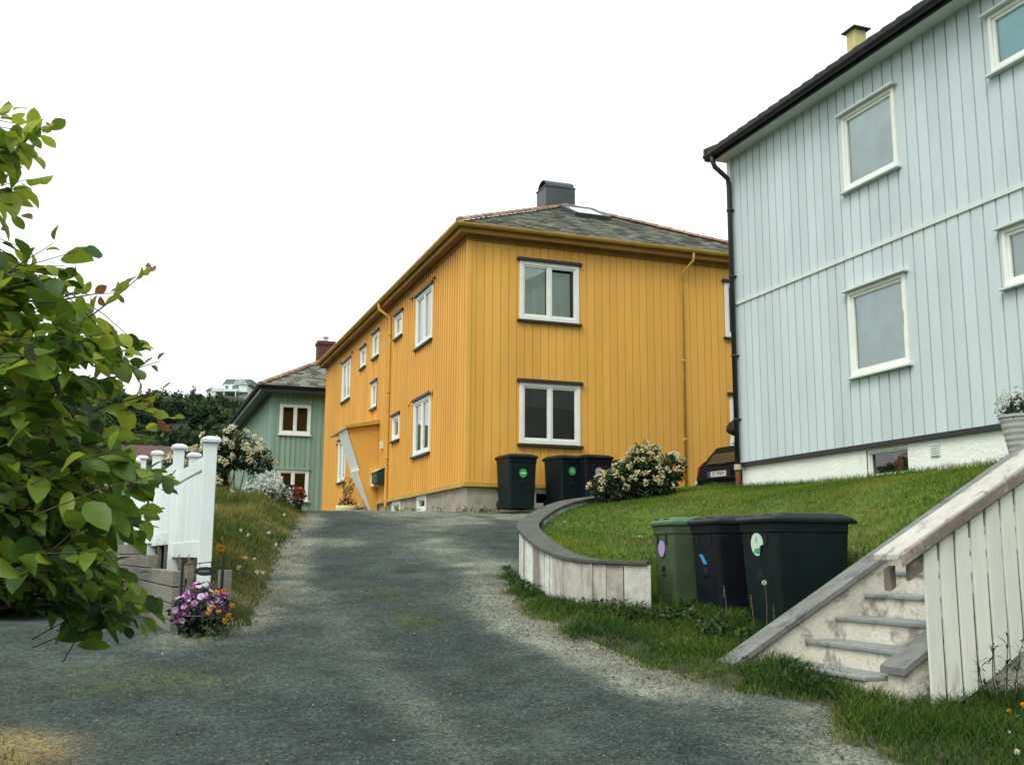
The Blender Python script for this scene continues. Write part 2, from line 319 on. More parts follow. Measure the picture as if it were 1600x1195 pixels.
# ------------------------------------------------------------------ terrain
def gz(x, y):
    x = np.asarray(x, float); y = np.asarray(y, float); h = x*math.sin(YAW)+y*math.cos(YAW)
    pl = -.437+.1413*h; up = 2.55+.03*(h-21)
    k = .12; z = np.minimum(pl, up)-k*np.exp(-np.abs(pl-up)/k)*.5
    z = np.where(h < 3, -.013+.0*h, z) if False else z
    z = np.maximum(z, -.9); z = np.where(h > 60, 3.72+np.zeros_like(h), z)
    s = np.maximum(ss(.35, .7, x), ss(14.5, 19, y)); return np.minimum(z, .93)*(1-s)+z*s
ROAD_L = [(-.8, 7.5), (.1, 9.0), (.62, 9.75), (1.29, 10.63), (1.55, 11.6), (1.74, 12.7), (2.2, 15.4), (2.95, 18.9), (3.3, 21)]
ROAD_R = [(4.9, 3.2), (4.28, 4.6), (4.14, 5.15), (4.06, 5.5), (4.24, 5.8), (4.38, 6.1), (4.28, 6.35), (4.10, 6.6), (3.92, 6.95), (3.80, 7.6), (3.68, 8.6), (3.70, 9.8), (3.88, 11.0), (4.15, 12.1), (4.45, 12.9)]
CAP = [(4.92, 9.33, 1.57), (4.45, 9.61, 1.58), (4.29, 9.77, 1.59), (4.20, 10.1, 1.63), (4.20, 10.5, 1.69), (4.24, 10.93, 1.77), (4.31, 11.38, 1.86), (4.42, 11.93, 1.97), (4.58, 12.3, 2.05),
       (4.84, 12.72, 2.13), (5.10, 13.10, 2.22), (5.40, 13.46, 2.31), (5.78, 13.93, 2.40), (6.20, 14.40, 2.47), (6.75, 14.9, 2.55), (7.5, 15.4, 2.62), (8.3, 15.8, 2.66)]
def axis(lo, f0, f1, hi, st):
    a = [f0]; d = st
    while a[-1] > lo: d *= 1.35; a.append(a[-1]-d)
    b = [f1]; d = st
    while b[-1] < hi: d *= 1.35; b.append(b[-1]+d)
    return np.array(a[::-1]+list(np.arange(f0+st, f1, st))+b)
xs = axis(-500, -5, 9, 500, .08); ys = axis(-400, 3, 22.5, 700, .08)
GX, GY = np.meshgrid(xs, ys, indexing='ij'); GZ = gz(GX, GY)
near = (np.hypot(GX-2, GY-10) < 20)
GZ = GZ + near*(.018*vnoise(GX, GY, 1.3)+.008*vnoise(GX, GY, 4.1))
nx, ny = GX.shape; idx = np.arange(nx*ny).reshape(nx, ny)
GF = np.stack([idx[:-1, :-1], idx[1:, :-1], idx[1:, 1:], idx[:-1, 1:]], -1).reshape(-1, 4)
def blob(x0, y0, r, px=1., py=1.): return np.exp(-(((GX-x0)/px)**2+((GY-y0)/py)**2)/r**2)
nz = .5+.5*vnoise(GX, GY, 1.1)+.35*vnoise(GX, GY, 3.3)+.2*vnoise(GX, GY, 9.)
pale = .95*np.exp(-(seg_dist(GX, GY, ROAD_R)/.50)**2)+.85*np.exp(-(seg_dist(GX, GY, ROAD_L[2:])/.40)**2)
pale += .36*np.exp(-(seg_dist(GX, GY, [(2.0, 13.), (1.95, 10.5), (1.9, 8.5), (1.95, 6.), (2.0, 3)])/.30)**2)
pale += .62*np.exp(-(seg_dist(GX, GY, [(4.1, 13.5), (4.35, 15.5), (5., 17.4), (6.5, 18.7)])/.75)**2)+.8*blob(3.05, 15.8, .45, 1, 1.5)+.75*ss(16.5, 19.5, GY)*ss(3.4, 5.0, GX)+.35*ss(17.5, 20, GY)*ss(3.6, 2.6, GX)+.30*blob(-.5, 7.2, .5)+.35*blob(2.8, 19.6, .5)
pale += .24*np.exp(-(seg_dist(GX, GY, [(3.4, 12.5), (3.35, 10.), (3.5, 8.), (3.6, 6), (3.7, 4.)])/.22)**2)
pale += .22*(GX < .4)*(GY > 8.2)
pale = np.clip(pale*(.55+.75*nz), 0, 1)
moss = .95*blob(.35, 8.3, .42, 1.6, .8)+.65*blob(-.15, 8.9, .35, 1.2, .7)+.85*blob(2.65, 9.9, .3, .8, 1.8)+.6*blob(2.7, 11.4, .25, .8, 2.4)+.25*blob(3.0, 8.2, .3)
moss = np.clip(moss*(.25+1.1*(.5+.5*vnoise(GX+7, GY, 5.))+.4*vnoise(GX, GY, 13.)), 0, 1)
drygr = np.clip(1.3*ss(.55, .15, np.hypot((GX+.85), (GY-6.8))*.6)*(.5+.6*nz), 0, 1)
earth = np.clip(np.exp(-(seg_dist(GX, GY, ROAD_R)/.16)**2)+1.1*np.exp(-(seg_dist(GX, GY, ROAD_L[2:])/.2)**2), 0, 1)*np.clip(nz, 0, 1)
far = np.clip(ss(26, 40, np.hypot(GX, GY))+ss(15.5, 17, GY)*ss(.5, .1, GX), 0, 1)
gm = bpy.data.materials.new('gravel_drive'); gm.use_nodes = True
def ground_nodes(m):
    n = m.node_tree; L = n.links; b = n.nodes['Principled BSDF']; b.inputs['Roughness'].default_value = .92; b.inputs['Specular IOR Level'].default_value = .15
    tc = n.nodes.new('ShaderNodeTexCoord')
    def noise(s, d=8, r=.7):
        t = n.nodes.new('ShaderNodeTexNoise'); t.inputs['Scale'].default_value = s; t.inputs['Detail'].default_value = d; t.inputs['Roughness'].default_value = r; L.new(tc.outputs['Object'], t.inputs[0]); return t.outputs[0]
    def attr(k): a = n.nodes.new('ShaderNodeAttribute'); a.attribute_name = k; return a.outputs['Fac']
    def mr(x, a, bb, lo, hi):
        r = n.nodes.new('ShaderNodeMapRange'); r.inputs[1].default_value = a; r.inputs[2].default_value = bb; r.inputs[3].default_value = lo; r.inputs[4].default_value = hi; L.new(x, r.inputs[0]); return r.outputs[0]
    def mix(f, a, c2):
        q = n.nodes.new('ShaderNodeMix'); q.data_type = 'RGBA'; L.new(f, q.inputs['Factor']); L.new(a, q.inputs[6]); q.inputs[7].default_value = (*c2, 1); return q.outputs[2]
    def math_(op, a, c2):
        q = n.nodes.new('ShaderNodeMath'); q.operation = op; q.use_clamp = True; L.new(a, q.inputs[0])
        if isinstance(c2, float): q.inputs[1].default_value = c2
        else: L.new(c2, q.inputs[1])
        return q.outputs[0]
    rgb = n.nodes.new('ShaderNodeRGB'); rgb.outputs[0].default_value = (.029, .0415, .039, 1); c = rgb.outputs[0]
    c = mix(mr(noise(.9, 5), .42, .62, 0, 1), c, (.047, .061, .055))
    breakup = mr(noise(26, 4), .3, .7, -.35, .35)
    pa = math_('ADD', attr('pale'), breakup); pk = math_('MULTIPLY', pa, attr('pale')); pk = mr(pk, 0, .8, 0, 1)
    c = mix(pk, c, (.165, .182, .140))
    c = mix(math_('MULTIPLY', attr('earth'), .6), c, (.13, .10, .07))
    mk = math_('MULTIPLY', mr(noise(17, 5), .38, .56, 0, 1), attr('moss')); c = mix(mk, c, (.055, .072, .016))
    dk = math_('MULTIPLY', mr(noise(30, 5), .35, .6, .3, 1), attr('dry')); c = mix(dk, c, (.17, .125, .045))
    c = mix(attr('far'), c, (.05, .075, .022))
    v = n.nodes.new('ShaderNodeTexVoronoi'); v.inputs['Scale'].default_value = 62; L.new(tc.outputs['Object'], v.inputs[0])
    st = n.nodes.new('ShaderNodeSeparateColor'); L.new(v.outputs['Color'], st.inputs[0]); stone = mr(st.outputs[0], 0, 1, .5, 1.55)
    gr = mr(noise(140, 3, .8), .3, .7, .7, 1.3); bigv = mr(noise(2.2, 5), .32, .68, .70, 1.35)
    hi = mr(st.outputs[1], .965, 1., 0, 1); 
    f = n.nodes.new('ShaderNodeMath'); f.operation = 'MULTIPLY'; L.new(stone, f.inputs[0]); L.new(gr, f.inputs[1])
    f2 = n.nodes.new('ShaderNodeMath'); f2.operation = 'MULTIPLY'; L.new(f.outputs[0], f2.inputs[0]); L.new(bigv, f2.inputs[1])
    vm = n.nodes.new('ShaderNodeVectorMath'); vm.operation = 'SCALE'; L.new(c, vm.inputs[0]); L.new(f2.outputs[0], vm.inputs['Scale'])
    c = mix(math_('MULTIPLY', hi, .6), vm.outputs[0], (.17, .18, .175)); L.new(c, b.inputs['Base Color'])
    bp = n.nodes.new('ShaderNodeBump'); bp.inputs['Strength'].default_value = .7; bp.inputs['Distance'].default_value = .012; L.new(v.outputs['Distance'], bp.inputs['Height']); L.new(bp.outputs[0], b.inputs['Normal'])
ground_nodes(gm)
g = mesh_np('ground', np.stack([GX, GY, GZ], -1).reshape(-1, 3), GF, None, gm, smooth=True); g['kind'] = 'structure'
for k, a in (('pale', pale), ('moss', moss), ('dry', drygr), ('earth', earth), ('far', far)):
    g.data.attributes.new(k, 'FLOAT', 'POINT').data.foreach_set('value', a.ravel().astype(np.float32))

def sheet(name, poly, zf, m, step=.1, skirt=.25):
    p = np.array(poly); lo, hi = p.min(0)-step, p.max(0)+step
    X, Y = np.meshgrid(np.arange(lo[0], hi[0], step), np.arange(lo[1], hi[1], step), indexing='ij'); I = inside(poly, X, Y); Zz = zf(X, Y)
    edge = seg_dist(X, Y, list(poly)+[poly[0]]); Zz = np.where(I, Zz, Zz-skirt)
    n1, n2 = X.shape; ix = np.arange(n1*n2).reshape(n1, n2); q = np.stack([ix[:-1, :-1], ix[1:, :-1], ix[1:, 1:], ix[:-1, 1:]], -1).reshape(-1, 4)
    keep = I.ravel()[q].any(1); q = q[keep]; used = np.unique(q); remap = np.full(n1*n2, -1); remap[used] = np.arange(len(used))
    V = np.stack([X, Y, Zz], -1).reshape(-1, 3)[used]; o = mesh_np(name, V, remap[q], None, m, smooth=True); o['kind'] = 'structure'; return o

# lawn surface: thin-plate spline through the cap edge, the house wall and the bank behind the bins
def offset(path, d):
    p = np.array([q[:2] for q in path]); t = np.gradient(p, axis=0); t = norm(t); nrm = np.stack([t[:, 1], -t[:, 0]], 1); return p+nrm*d
CIN = offset(CAP, .28)
ctrl = [(x, y, c[2]-.10) for (x, y), c in zip(CIN, CAP)]
ctrl += [(9.67, 15.1, 2.74), (9.67, 13.5, 2.70), (9.67, 12, 2.68), (9.67, 10.5, 2.68), (9.67, 9.2, 2.70), (9.67, 7.6, 2.7), (9.3, 16.2, 2.78), (8.3, 15.3, 2.70), (6.5, 10.2, 1.80), (6.5, 9.2, 1.66), (6.5, 8.2, 1.58), (6.4, 7.5, 1.5), (7.4, 7.5, 2.0), (8.3, 7.5, 2.45), (7.2, 9.2, 2.08), (7.0, 12, 2.2), (8.3, 11, 2.5), (5.4, 10.7, 1.66), (5.6, 12, 1.95), (8.3, 13.6, 2.62)]
ctrl = np.array(ctrl)
def _phi(r2): return r2*np.log(r2+1e-9)*.5
_n = len(ctrl); _K = _phi(((ctrl[:, None, :2]-ctrl[None, :, :2])**2).sum(-1))+np.eye(_n)*.05
_P = np.c_[np.ones(_n), ctrl[:, :2]]; _A = np.block([[_K, _P], [_P.T, np.zeros((3, 3))]]); _w = np.linalg.solve(_A, np.r_[ctrl[:, 2], 0, 0, 0])
def lz(x, y):
    x = np.asarray(x, float); y = np.asarray(y, float); z = _w[_n]+_w[_n+1]*x+_w[_n+2]*y
    for i in range(_n): z = z+_w[i]*_phi((x-ctrl[i, 0])**2+(y-ctrl[i, 1])**2)
    return z
LAWN = [tuple(p) for p in CIN]+[(9.3, 16.5), (9.8, 16.2), (9.72, 15.2), (9.72, 7.42), (6.45, 7.42), (6.38, 10.0), (5.9, 10.25), (5.25, 10.1), (5.1, 9.75)]
M['lawn_soil'] = mat('lawn_ground', (.075, .12, .014), .9, .35, 5, .5, 40, col2=(.10, .10, .028), c2=(.5, .68), c2scale=1.1)
sheet('lawn', LAWN, lz, M['lawn_soil'], .09, .5)
def lawn_tint(q):
    patch = .5+.5*vnoise(q[:, 0], q[:, 1], .9)+.25*vnoise(q[:, 0]+9, q[:, 1], 2.7); return np.clip(.12+.62*patch+rng.normal(0, .12, len(q)), 0, 1)
q = sample(LAWN, 2600); P = np.c_[q, lz(q[:, 0], q[:, 1])-.005]
ed = seg_dist(q[:, 0], q[:, 1], [(9.7, 16), (9.7, 7.4)]); hh = rng.uniform(.025, .065, len(q))*(.8+.4*vnoise(q[:, 0], q[:, 1], 1.7))+np.where(ed < .22, rng.uniform(0, .11, len(q)), 0)
tag(blades('lawn_grass', P, hh, rng.uniform(.005, .009, len(q)), rng.uniform(.1, .9, len(q)), lawn_tint(q), M['grass']), 'short mown green grass of the lawn below the pale grey house', 'grass', kind='stuff')

# right-hand verge: strip of rough grass between the drive and the plank wall, bins and steps
VERGE = ROAD_R[1:]+[(4.62, 12.7), (4.46, 12.0), (4.34, 11.4), (4.27, 10.9), (4.25, 10.4), (4.3, 9.9), (4.5, 9.66), (4.98, 9.4), (5.2, 10.0), (6.3, 10.0), (6.5, 7.4), (4.75, 7.4), (5.0, 7.2), (5.0, 6.0), (6.5, 5.75), (8.5, 5.75), (8.5, 3.2), (5.2, 3.2)]
def vz(x, y):
    e = seg_dist(x, y, ROAD_R); return gz(x, y)+.015+.03*ss(0, .35, e)+.015*vnoise(x, y, 2.3)-.02
M['verge_soil'] = mat('verge_ground', (.05, .052, .024), .95, .4, 6, .6, 40, col2=(.10, .085, .05), c2=(.55, .7), c2scale=3)
VSH = [(x+.14, y) for x, y in ROAD_R[1:]]+VERGE[len(ROAD_R)-1:]
sheet('verge', VSH, vz, M['verge_soil'], .08, .12)
VG2 = VERGE[:-2]+[(8.5, 3.2), (5.2, 3.2)]
q = sample(VG2, 5200); e = seg_dist(q[:, 0], q[:, 1], ROAD_R); keep = (rng.uniform(0, 1, len(q)) < ss(-.04, .22, e+.10*vnoise(q[:, 0], q[:, 1], 3.)))
bare = np.exp(-(((q[:, 0]-4.35)/.42)**2+((q[:, 1]-7.45)/.30)**2))*(.6+.6*vnoise(q[:, 0], q[:, 1], 6.))+.8*ss(.35, .75, vnoise(q[:, 0]+4, q[:, 1], 2.6))*(e < .45); keep &= rng.uniform(0, 1, len(q)) > bare; q = q[keep]; e = e[keep]
nb = seg_dist(q[:, 0], q[:, 1], [(4.3, 9.8), (5.0, 9.3), (5.35, 9.0), (5.35, 8.0), (4.9, 7.5)]); nst = seg_dist(q[:, 0], q[:, 1], [(4.8, 7.3), (4.85, 6.1), (5.2, 5.8), (7.5, 5.7)])
hh = rng.uniform(.035, .10, len(q))*(.55+.45*ss(0, .3, e))*(1+.5*vnoise(q[:, 0], q[:, 1], 2.2))+.11*rng.uniform(0, 1, len(q))*np.exp(-(nb/.35)**2)+.06*rng.uniform(0, 1, len(q))*np.exp(-(nst/.25)**2)
tt = np.clip(.42+.30*vnoise(q[:, 0], q[:, 1], 1.5)+rng.normal(0, .16, len(q))+.45*np.exp(-(e/.14)**2), 0, 1)
tag(blades('verge_grass', np.c_[q, vz(q[:, 0], q[:, 1])-.01], hh, rng.uniform(.005, .010, len(q)), rng.uniform(.2, 1.1, len(q)), tt, M['vgrass']), 'rough dark grass along the drive under the plank wall and beside the steps', 'grass', kind='stuff')
# broad weeds in the verge by the bins
def weed_clump(q, name, label, hmax):
    P = np.c_[q, vz(q[:, 0], q[:, 1])]; n = len(q)*7; C = np.repeat(P, 7, 0)+np.c_[rng.normal(0, .05, (n, 2)), rng.uniform(0, hmax, n)]
    D = rand_dirs(n)*[1, 1, .5]+[0, 0, .35]; N = np.tile([0, 0, 1.], (n, 1))+.4*rand_dirs(n)
    return tag(leaf_mesh(name, C, D, N, rng.uniform(.05, .10, n), rng.uniform(.025, .045, n), rng.uniform(0, 1, n)**1.3, M['shrub'], None), label, 'weeds', kind='stuff')
weed_clump(np.concatenate([sample([(4.15, 9.75), (4.9, 9.3), (5.3, 9.3), (5.3, 8.0), (4.85, 7.6), (4.75, 8.6), (4.3, 9.3)], 70), sample([(4.15, 9.9), (4.2, 11.6), (4.05, 11.6), (4.0, 10)], 20), sample([(4.75, 6.2), (4.85, 7.2), (4.55, 7.2), (4.5, 6.2)], 45), sample([(5.2, 5.75), (6.4, 5.75), (6.3, 5.55), (5.1, 5.55)], 30)]), 'broadleaf_weeds', 'low broad-leaved weeds growing in front of the near bins', .13)

# left-hand bank between the white fence and the drive
BANK = [(.80, 10.45), (.95, 10.3)]+[(x+.04, y) for x, y in ROAD_L[3:]]+[(3.1, 23), (.2, 23), (.34, 18), (.60, 14)]
BR = ROAD_L[2:]+[(3.3, 23)]
def bz(x, y):
    e = seg_dist(x, y, BR); base = np.where(np.asarray(x) < .9, gz(.9+0*np.asarray(x), y), gz(x, y)); f = ss(9.75, 10.6, y)
    return base+.01+(.30+.06*vnoise(x, y, 1.2))*ss(0, .75, e)*(.25+.75*f)+.03*vnoise(x, y, 3.1)
M['bank_soil'] = mat('bank_ground', (.06, .065, .02), .95, .4, 5, .6, 30, col2=(.15, .11, .045), c2=(.48, .66), c2scale=2)
sheet('bank', BANK[:2]+[(x-.16, y+.05) for x, y in BANK[2:-4]]+BANK[-4:], bz, M['bank_soil'], .1, .15)
q = sample([(.84, 10.4), (.80, 9.85)]+BANK[1:-3]+[(.30, 23), (.42, 18), (.68, 14)], 1700); e = seg_dist(q[:, 0], q[:, 1], BR); keep = rng.uniform(0, 1, len(q)) < ss(-.02, .3, e+.12*vnoise(q[:, 0], q[:, 1], 2.5)); q = q[keep]; e = e[keep]
clump = .5+.5*vnoise(q[:, 0], q[:, 1], 1.9)+.3*vnoise(q[:, 0], q[:, 1], 5.)
hh = (.05+.22*ss(.1, .8, e)*clump*ss(10.0, 11.2, q[:, 1]))*rng.uniform(.5, 1.25, len(q)); tt = np.clip(.40+.38*vnoise(q[:, 0]+3, q[:, 1], 1.3)+rng.normal(0, .2, len(q)), 0, 1)
tag(blades('bank_grass', np.c_[q, bz(q[:, 0], q[:, 1])-.01], hh, rng.uniform(.006, .012, len(q)), rng.uniform(.15, .8, len(q)), tt, M['drygrass']), 'tall half-dry wild grass on the bank right of the white fence', 'grass', kind='stuff')
q = sample([(-1.0, 6.0), (-.55, 6.2), (-.45, 6.75), (-.62, 7.15), (-.95, 7.35), (-1.6, 7.4), (-1.6, 6.)], 1500)
tag(blades('dry_grass_patch', np.c_[q, gz(q[:, 0], q[:, 1])-.01], rng.uniform(.02, .07, len(q)), rng.uniform(.005, .009, len(q)), rng.uniform(.3, 1.2, len(q)), np.clip(rng.normal(.6, .25, len(q)), 0, 1), M['drygrass']), 'patch of yellowed dry grass at the left edge of the drive', 'grass', kind='stuff')

# ------------------------------------------------------------------ house building tools
class Face:
    def __init__(s, n, c): s.n = n; s.c = c
    def P(s, u, z, d):
        return {'-X': (s.c-d, u, z), '+X': (s.c+d, u, z), '-Y': (u, s.c-d, z), '+Y': (u, s.c+d, z)}[s.n]
    def box(s, mb, u0, u1, z0, z1, d0, d1):
        a, b = s.P(u0, z0, d0), s.P(u1, z1, d1); mb.box(a[0], b[0], a[1], b[1], a[2], b[2])
def cut(z0, z1, holes):
    iv = [(z0, z1)]
    for a, b in holes:
        nv = []
        for p, q in iv:
            if b <= p or a >= q: nv.append((p, q)); continue
            if a > p: nv.append((p, a))
            if b < q: nv.append((b, q))
        iv = nv
    return iv
def siding(mb, fc, u0, u1, z0, z1, holes, period=.19, wid=.11, depth=.022, ph=0.):
    """vertical board-on-board cladding with openings"""
    ed = {u0, u1}; u = u0-ph
    while u < u1:
        for e in (u, u+wid):
            if u0 < e < u1: ed.add(e)
        u += period
    for h in holes:
        for e in h[:2]:
            if u0 < e < u1: ed.add(e)
    ed = sorted(ed); prev = None
    for a, b in zip(ed[:-1], ed[1:]):
        m = (a+b)/2; k = (m-u0+ph) % period; outer = k < wid; d = depth if outer else 0.
        random.seed(int((m-u0+ph)//period)*7+outer); mb.tint = random.random()
        iv = cut(z0, z1, [(h[2], h[3]) for h in holes if h[0] < m < h[1]])
        for p, q in iv:
            mb.poly([fc.P(a, p, d), fc.P(b, p, d), fc.P(b, q, d), fc.P(a, q, d)])
            if outer:
                mb.poly([fc.P(a, p, 0), fc.P(b, p, 0), fc.P(b, p, d), fc.P(a, p, d)]); mb.poly([fc.P(a, q, 0), fc.P(b, q, 0), fc.P(b, q, d), fc.P(a, q, d)])
        if prev is not None and prev[0] != d:
            for p, q in (iv if d > prev[0] else prev[1]): mb.poly([fc.P(a, p, 0), fc.P(a, p, depth), fc.P(a, q, depth), fc.P(a, q, 0)])
        prev = (d, iv)
    for e in (u0, u1): mb.poly([fc.P(e, z0, 0), fc.P(e, z0, depth), fc.P(e, z1, depth), fc.P(e, z1, 0)])
    mb.tint = .5
def window(house, fc, u0, u1, z0, z1, n=2, cw=.06, sash=.038, top=None, bot=None, inner='room', cur=None, prot=.045, trim='white', rec=.0, split=None, label=None):
    """outer casing + sashes (window), panes, interior, curtains, head and sill boards"""
    W = MB()
    fc.box(W, u0, u0+cw, z0, z1, -.10, prot); fc.box(W, u1-cw, u1, z0, z1, -.10, prot); fc.box(W, u0+cw, u1-cw, z0, z0+cw, -.10, prot-.002); fc.box(W, u0+cw, u1-cw, z1-cw, z1, -.10, prot-.002)
    a, b = u0+cw, u1-cw; mw = .05; cells = []
    ws = (b-a-mw*(n-1))/n
    for i in range(n):
        p = a+i*(ws+mw); cells.append((p, p+ws))
        if i: fc.box(W, p-mw, p, z0+cw, z1-cw, -.10, prot-.006)
    f = prot-.022-rec; G = MB(); gl = []
    for p, q in cells:
        s0, s1 = z0+cw, z1-cw
        fc.box(W, p, p+sash, s0, s1, -.06, f); fc.box(W, q-sash, q, s0, s1, -.06, f); fc.box(W, p+sash, q-sash, s0, s0+sash*1.15, -.06, f-.002); fc.box(W, p+sash, q-sash, s1-sash, s1, -.06, f-.002)
        gl.append((p+sash, q-sash, s0+sash*1.15, s1-sash))
    w_ = W.build('window', M[trim], house, bevel=.006)
    if label: w_['label'] = label
    for g_ in gl:
        pp = [fc.P(g_[0], g_[2], f-.03), fc.P(g_[1], g_[2], f-.03), fc.P(g_[1], g_[3], f-.03), fc.P(g_[0], g_[3], f-.03)]
        G.poly(pp if fc.n in ('-Y', '+X') else pp[::-1])
    G.build('pane', M['glass'], w_)
    I = MB(); D = -.55
    I.poly([fc.P(u0, z0, D), fc.P(u1, z0, D), fc.P(u1, z1, D), fc.P(u0, z1, D)])
    for (p, q) in (((u0, z0), (u1, z0)), ((u0, z1), (u1, z1)), ((u0, z0), (u0, z1)), ((u1, z0), (u1, z1))):
        I.poly([fc.P(p[0], p[1], D), fc.P(q[0], q[1], D), fc.P(q[0], q[1], -.05), fc.P(p[0], p[1], -.05)])
    I.build('interior', M[inner], w_)
    for spec in (cur or []):
        m_, p0, p1, za, zb, wav = spec; C = MB(); N = max(2, int((p1-p0)/.02)) if wav else 1; k = 0; g0 = -.085 if wav else -.03
        up = [p0+(p1-p0)*i/N for i in range(N+1)]; dd = [g0+wav*math.sin(i*1.3)*(.7+.3*math.sin(i*.37)) for i in range(N+1)]
        for i in range(N): C.poly([fc.P(up[i], za, dd[i]), fc.P(up[i+1], za, dd[i+1]), fc.P(up[i+1], zb, dd[i+1]), fc.P(up[i], zb, dd[i])])
        C.build('curtain' if wav else 'blind', M[m_], w_)  # flat sheets: roller blinds, nets, dim interior pieces and one painted reflection
    if top:
        t = MB(); fc.box(t, u0-.06, u1+.06, z1+.002, z1+top[1], -.02, prot+top[2]); fc.box(t, u0-.04, u1+.04, z1+top[1], z1+top[1]+.02, -.02, prot+top[2]*.4); t.build('head_board', M[top[0]], w_)
    if bot:
        t = MB(); k = [fc.P(u0-.05, z0-bot[1], -.01), fc.P(u0-.05, z0-bot[1], prot+bot[2]), fc.P(u0-.05, z0-.012, prot+bot[2]), fc.P(u0-.05, z0-.002, -.01)]
        e = np.array(fc.P(u1+.05, 0, 0))-np.array(fc.P(u0-.05, 0, 0)); t.prism(k, e); t.build('sill', M[bot[0]], w_)
    return w_, (u0+.01, u1-.01, z0+.01, z1-.01)
def roof_plane(mb, e0, e1, t0, t1, tile=.30, course=.22, lift=.018, jit=.006):
    """overlapping slates between an eave line e0-e1 and an upper line t0-t1"""
    e0, e1, t0, t1 = [np.array(p, float) for p in (e0, e1, t0, t1)]; n = unit(np.cross(e1-e0, (t0+t1)/2-(e0+e1)/2)); n = n*np.sign(n[2])
    ud = unit(e1-e0); vd = unit(np.cross(n, ud)); 
    if vd[2] < 0: vd = -vd
    Hh = np.dot(t0-e0, vd); L = np.dot(e1-e0, ud); a0 = np.dot(t0-e0, ud); a1 = np.dot(t1-e0, ud); k = max(1, int(Hh/course))
    for i in range(k):
        v0, v1 = Hh*i/k, Hh*(i+1)/k; l0, r0 = a0*v0/Hh, L+(a1-L)*v0/Hh; l1, r1 = a0*v1/Hh, L+(a1-L)*v1/Hh; off = (i % 2)*tile/2+random.uniform(-.02, .02); u = -off
        while u < L:
            p0, q0 = max(u, l0), min(u+tile-.006, r0); p1, q1 = max(u, l1), min(u+tile-.006, r1)
            if q0 > p0+.01:
                if q1 < p1: p1 = q1 = min(max((p0+q0)/2, l1), r1)
                up = lift+random.uniform(0, jit); mb.tint = random.random(); lw = -.012+random.uniform(-.012, .012)
                A = [e0+ud*p0+vd*(v0+lw)+n*up, e0+ud*q0+vd*(v0+lw)+n*up, e0+ud*q1+vd*v1+n*.002, e0+ud*p1+vd*v1+n*.002]
                mb.poly(A); mb.poly([A[0], A[1], A[1]-n*(up+.004), A[0]-n*(up+.004)])
            u += tile
    mb.tint = .5
    mb.poly([e0-n*.012, e1-n*.012, t1-n*.012, t0-n*.012])
def ridge_caps(mb, a, b, r=.11, step=.38):
    a = np.array(a, float); b = np.array(b, float); L = np.linalg.norm(b-a); d = (b-a)/L; k = max(1, int(L/step)); s = unit(np.cross(d, [0, 0, 1])); u = np.cross(s, d)
    if u[2] < 0: u = -u
    for i in range(k):
        mb.tint = random.random(); secs = []
        for t, rr in ((i/k, r*1.1), ((i+1.06)/k, r*.9)):
            c = a+d*L*t; secs.append([c+s*rr*math.cos(q)+u*(rr*.75*math.sin(q)+.02) for q in np.linspace(0, math.pi, 7)])
        mb.loft(secs, cap=False, closed=False); mb.poly(secs[0])
    mb.tint = .5
def gutter(mb, pts, r=.07, closed=False):
    """half-round gutter along a polyline in plan with mitred corners; open top"""
    pts = [np.array(p, float) for p in pts]; n = len(pts); secs = []
    for i in range(n):
        p = pts[i]; d1 = unit(p-pts[i-1]) if (i or closed) else None; d2 = unit(pts[(i+1) % n]-p) if (i < n-1 or closed) else None
        d1 = d2 if d1 is None else d1; d2 = d1 if d2 is None else d2
        n1 = np.array([d1[1], -d1[0], 0]); n2 = np.array([d2[1], -d2[0], 0]); m_ = unit(n1+n2); m_ = m_/max(.3, np.dot(m_, n1))
        sec = [p+m_*(rr*math.cos(q))+np.array([0, 0, rr*math.sin(q)]) for rr, rng_ in ((r, np.linspace(math.pi, 2*math.pi, 9)), (r-.008, np.linspace(2*math.pi, math.pi, 9))) for q in rng_]; secs.append(sec)
    if closed: secs.append(secs[0])
    mb.loft(secs, cap=not closed)

# ------------------------------------------------------------------ yellow house
YX, YY, YW, YL = 6.504, 20.54, 8.0, 17.0
Z0, Z1 = 3.10, 8.44
yh = thing('yellow_house', 'two-storey mustard yellow wooden house with a slate hipped roof and black chimney', 'house', (YX+4, YY+8, 2.6))
fL, fF, fR, fB = Face('-X', YX), Face('-Y', YY), Face('+X', YX+YW), Face('+Y', YY+YL)
HD, SL = ('dark', .055, .05), ('dark', .06, .05)
holes = []
def yw(*a, **k): w_, h = window(yh, *a, top=HD, bot=SL, **k); holes.append((a[0], h))
mint = lambda u0, u1, z0, z1: [('blind_mint', u0+.06, u0+(u1-u0)*.44, z0+.05, z1-.05, 0), ('blind_mint', u0+(u1-u0)*.50, u1-.20, z0+.05, z1-.18, 0)]
yw(fF, 7.665, 9.075, 6.69, 8.0, cw=.085, cur=mint(7.665, 9.075, 6.69, 8.0))
M['dimwall'] = mat('dim_inner_wall', (.085, .09, .085), .9, .3, 3)
yw(fF, 7.675, 9.085, 3.99, 5.31, cw=.085, cur=[('dimwall', 7.75, 9.0, 4.78, 5.25, 0), ('roomred', 8.52, 8.72, 4.08, 4.42, 0)], label='white double window with dark panes on the lower front wall')  # flat sheets stand in for the dim inner wall and a dark red box
yw(fF, 12.80, 14.15, 6.69, 8.0, cw=.085); yw(fF, 12.86, 14.2, 3.99, 5.31, cw=.085)
for (a, b, c, d) in ((23.22, 24.74, 6.72, 8.04), (23.3, 24.78, 4.03, 5.38), (33.0, 34.35, 6.70, 7.99), (33.42, 34.66, 4.03, 5.40)):
    yw(fL, a, b, c, d, cw=.08, cur=[('curtain', a+.1, b-.1, c+.05, d-.45 if c < 5 and a < 25 else d-.05, .012)])
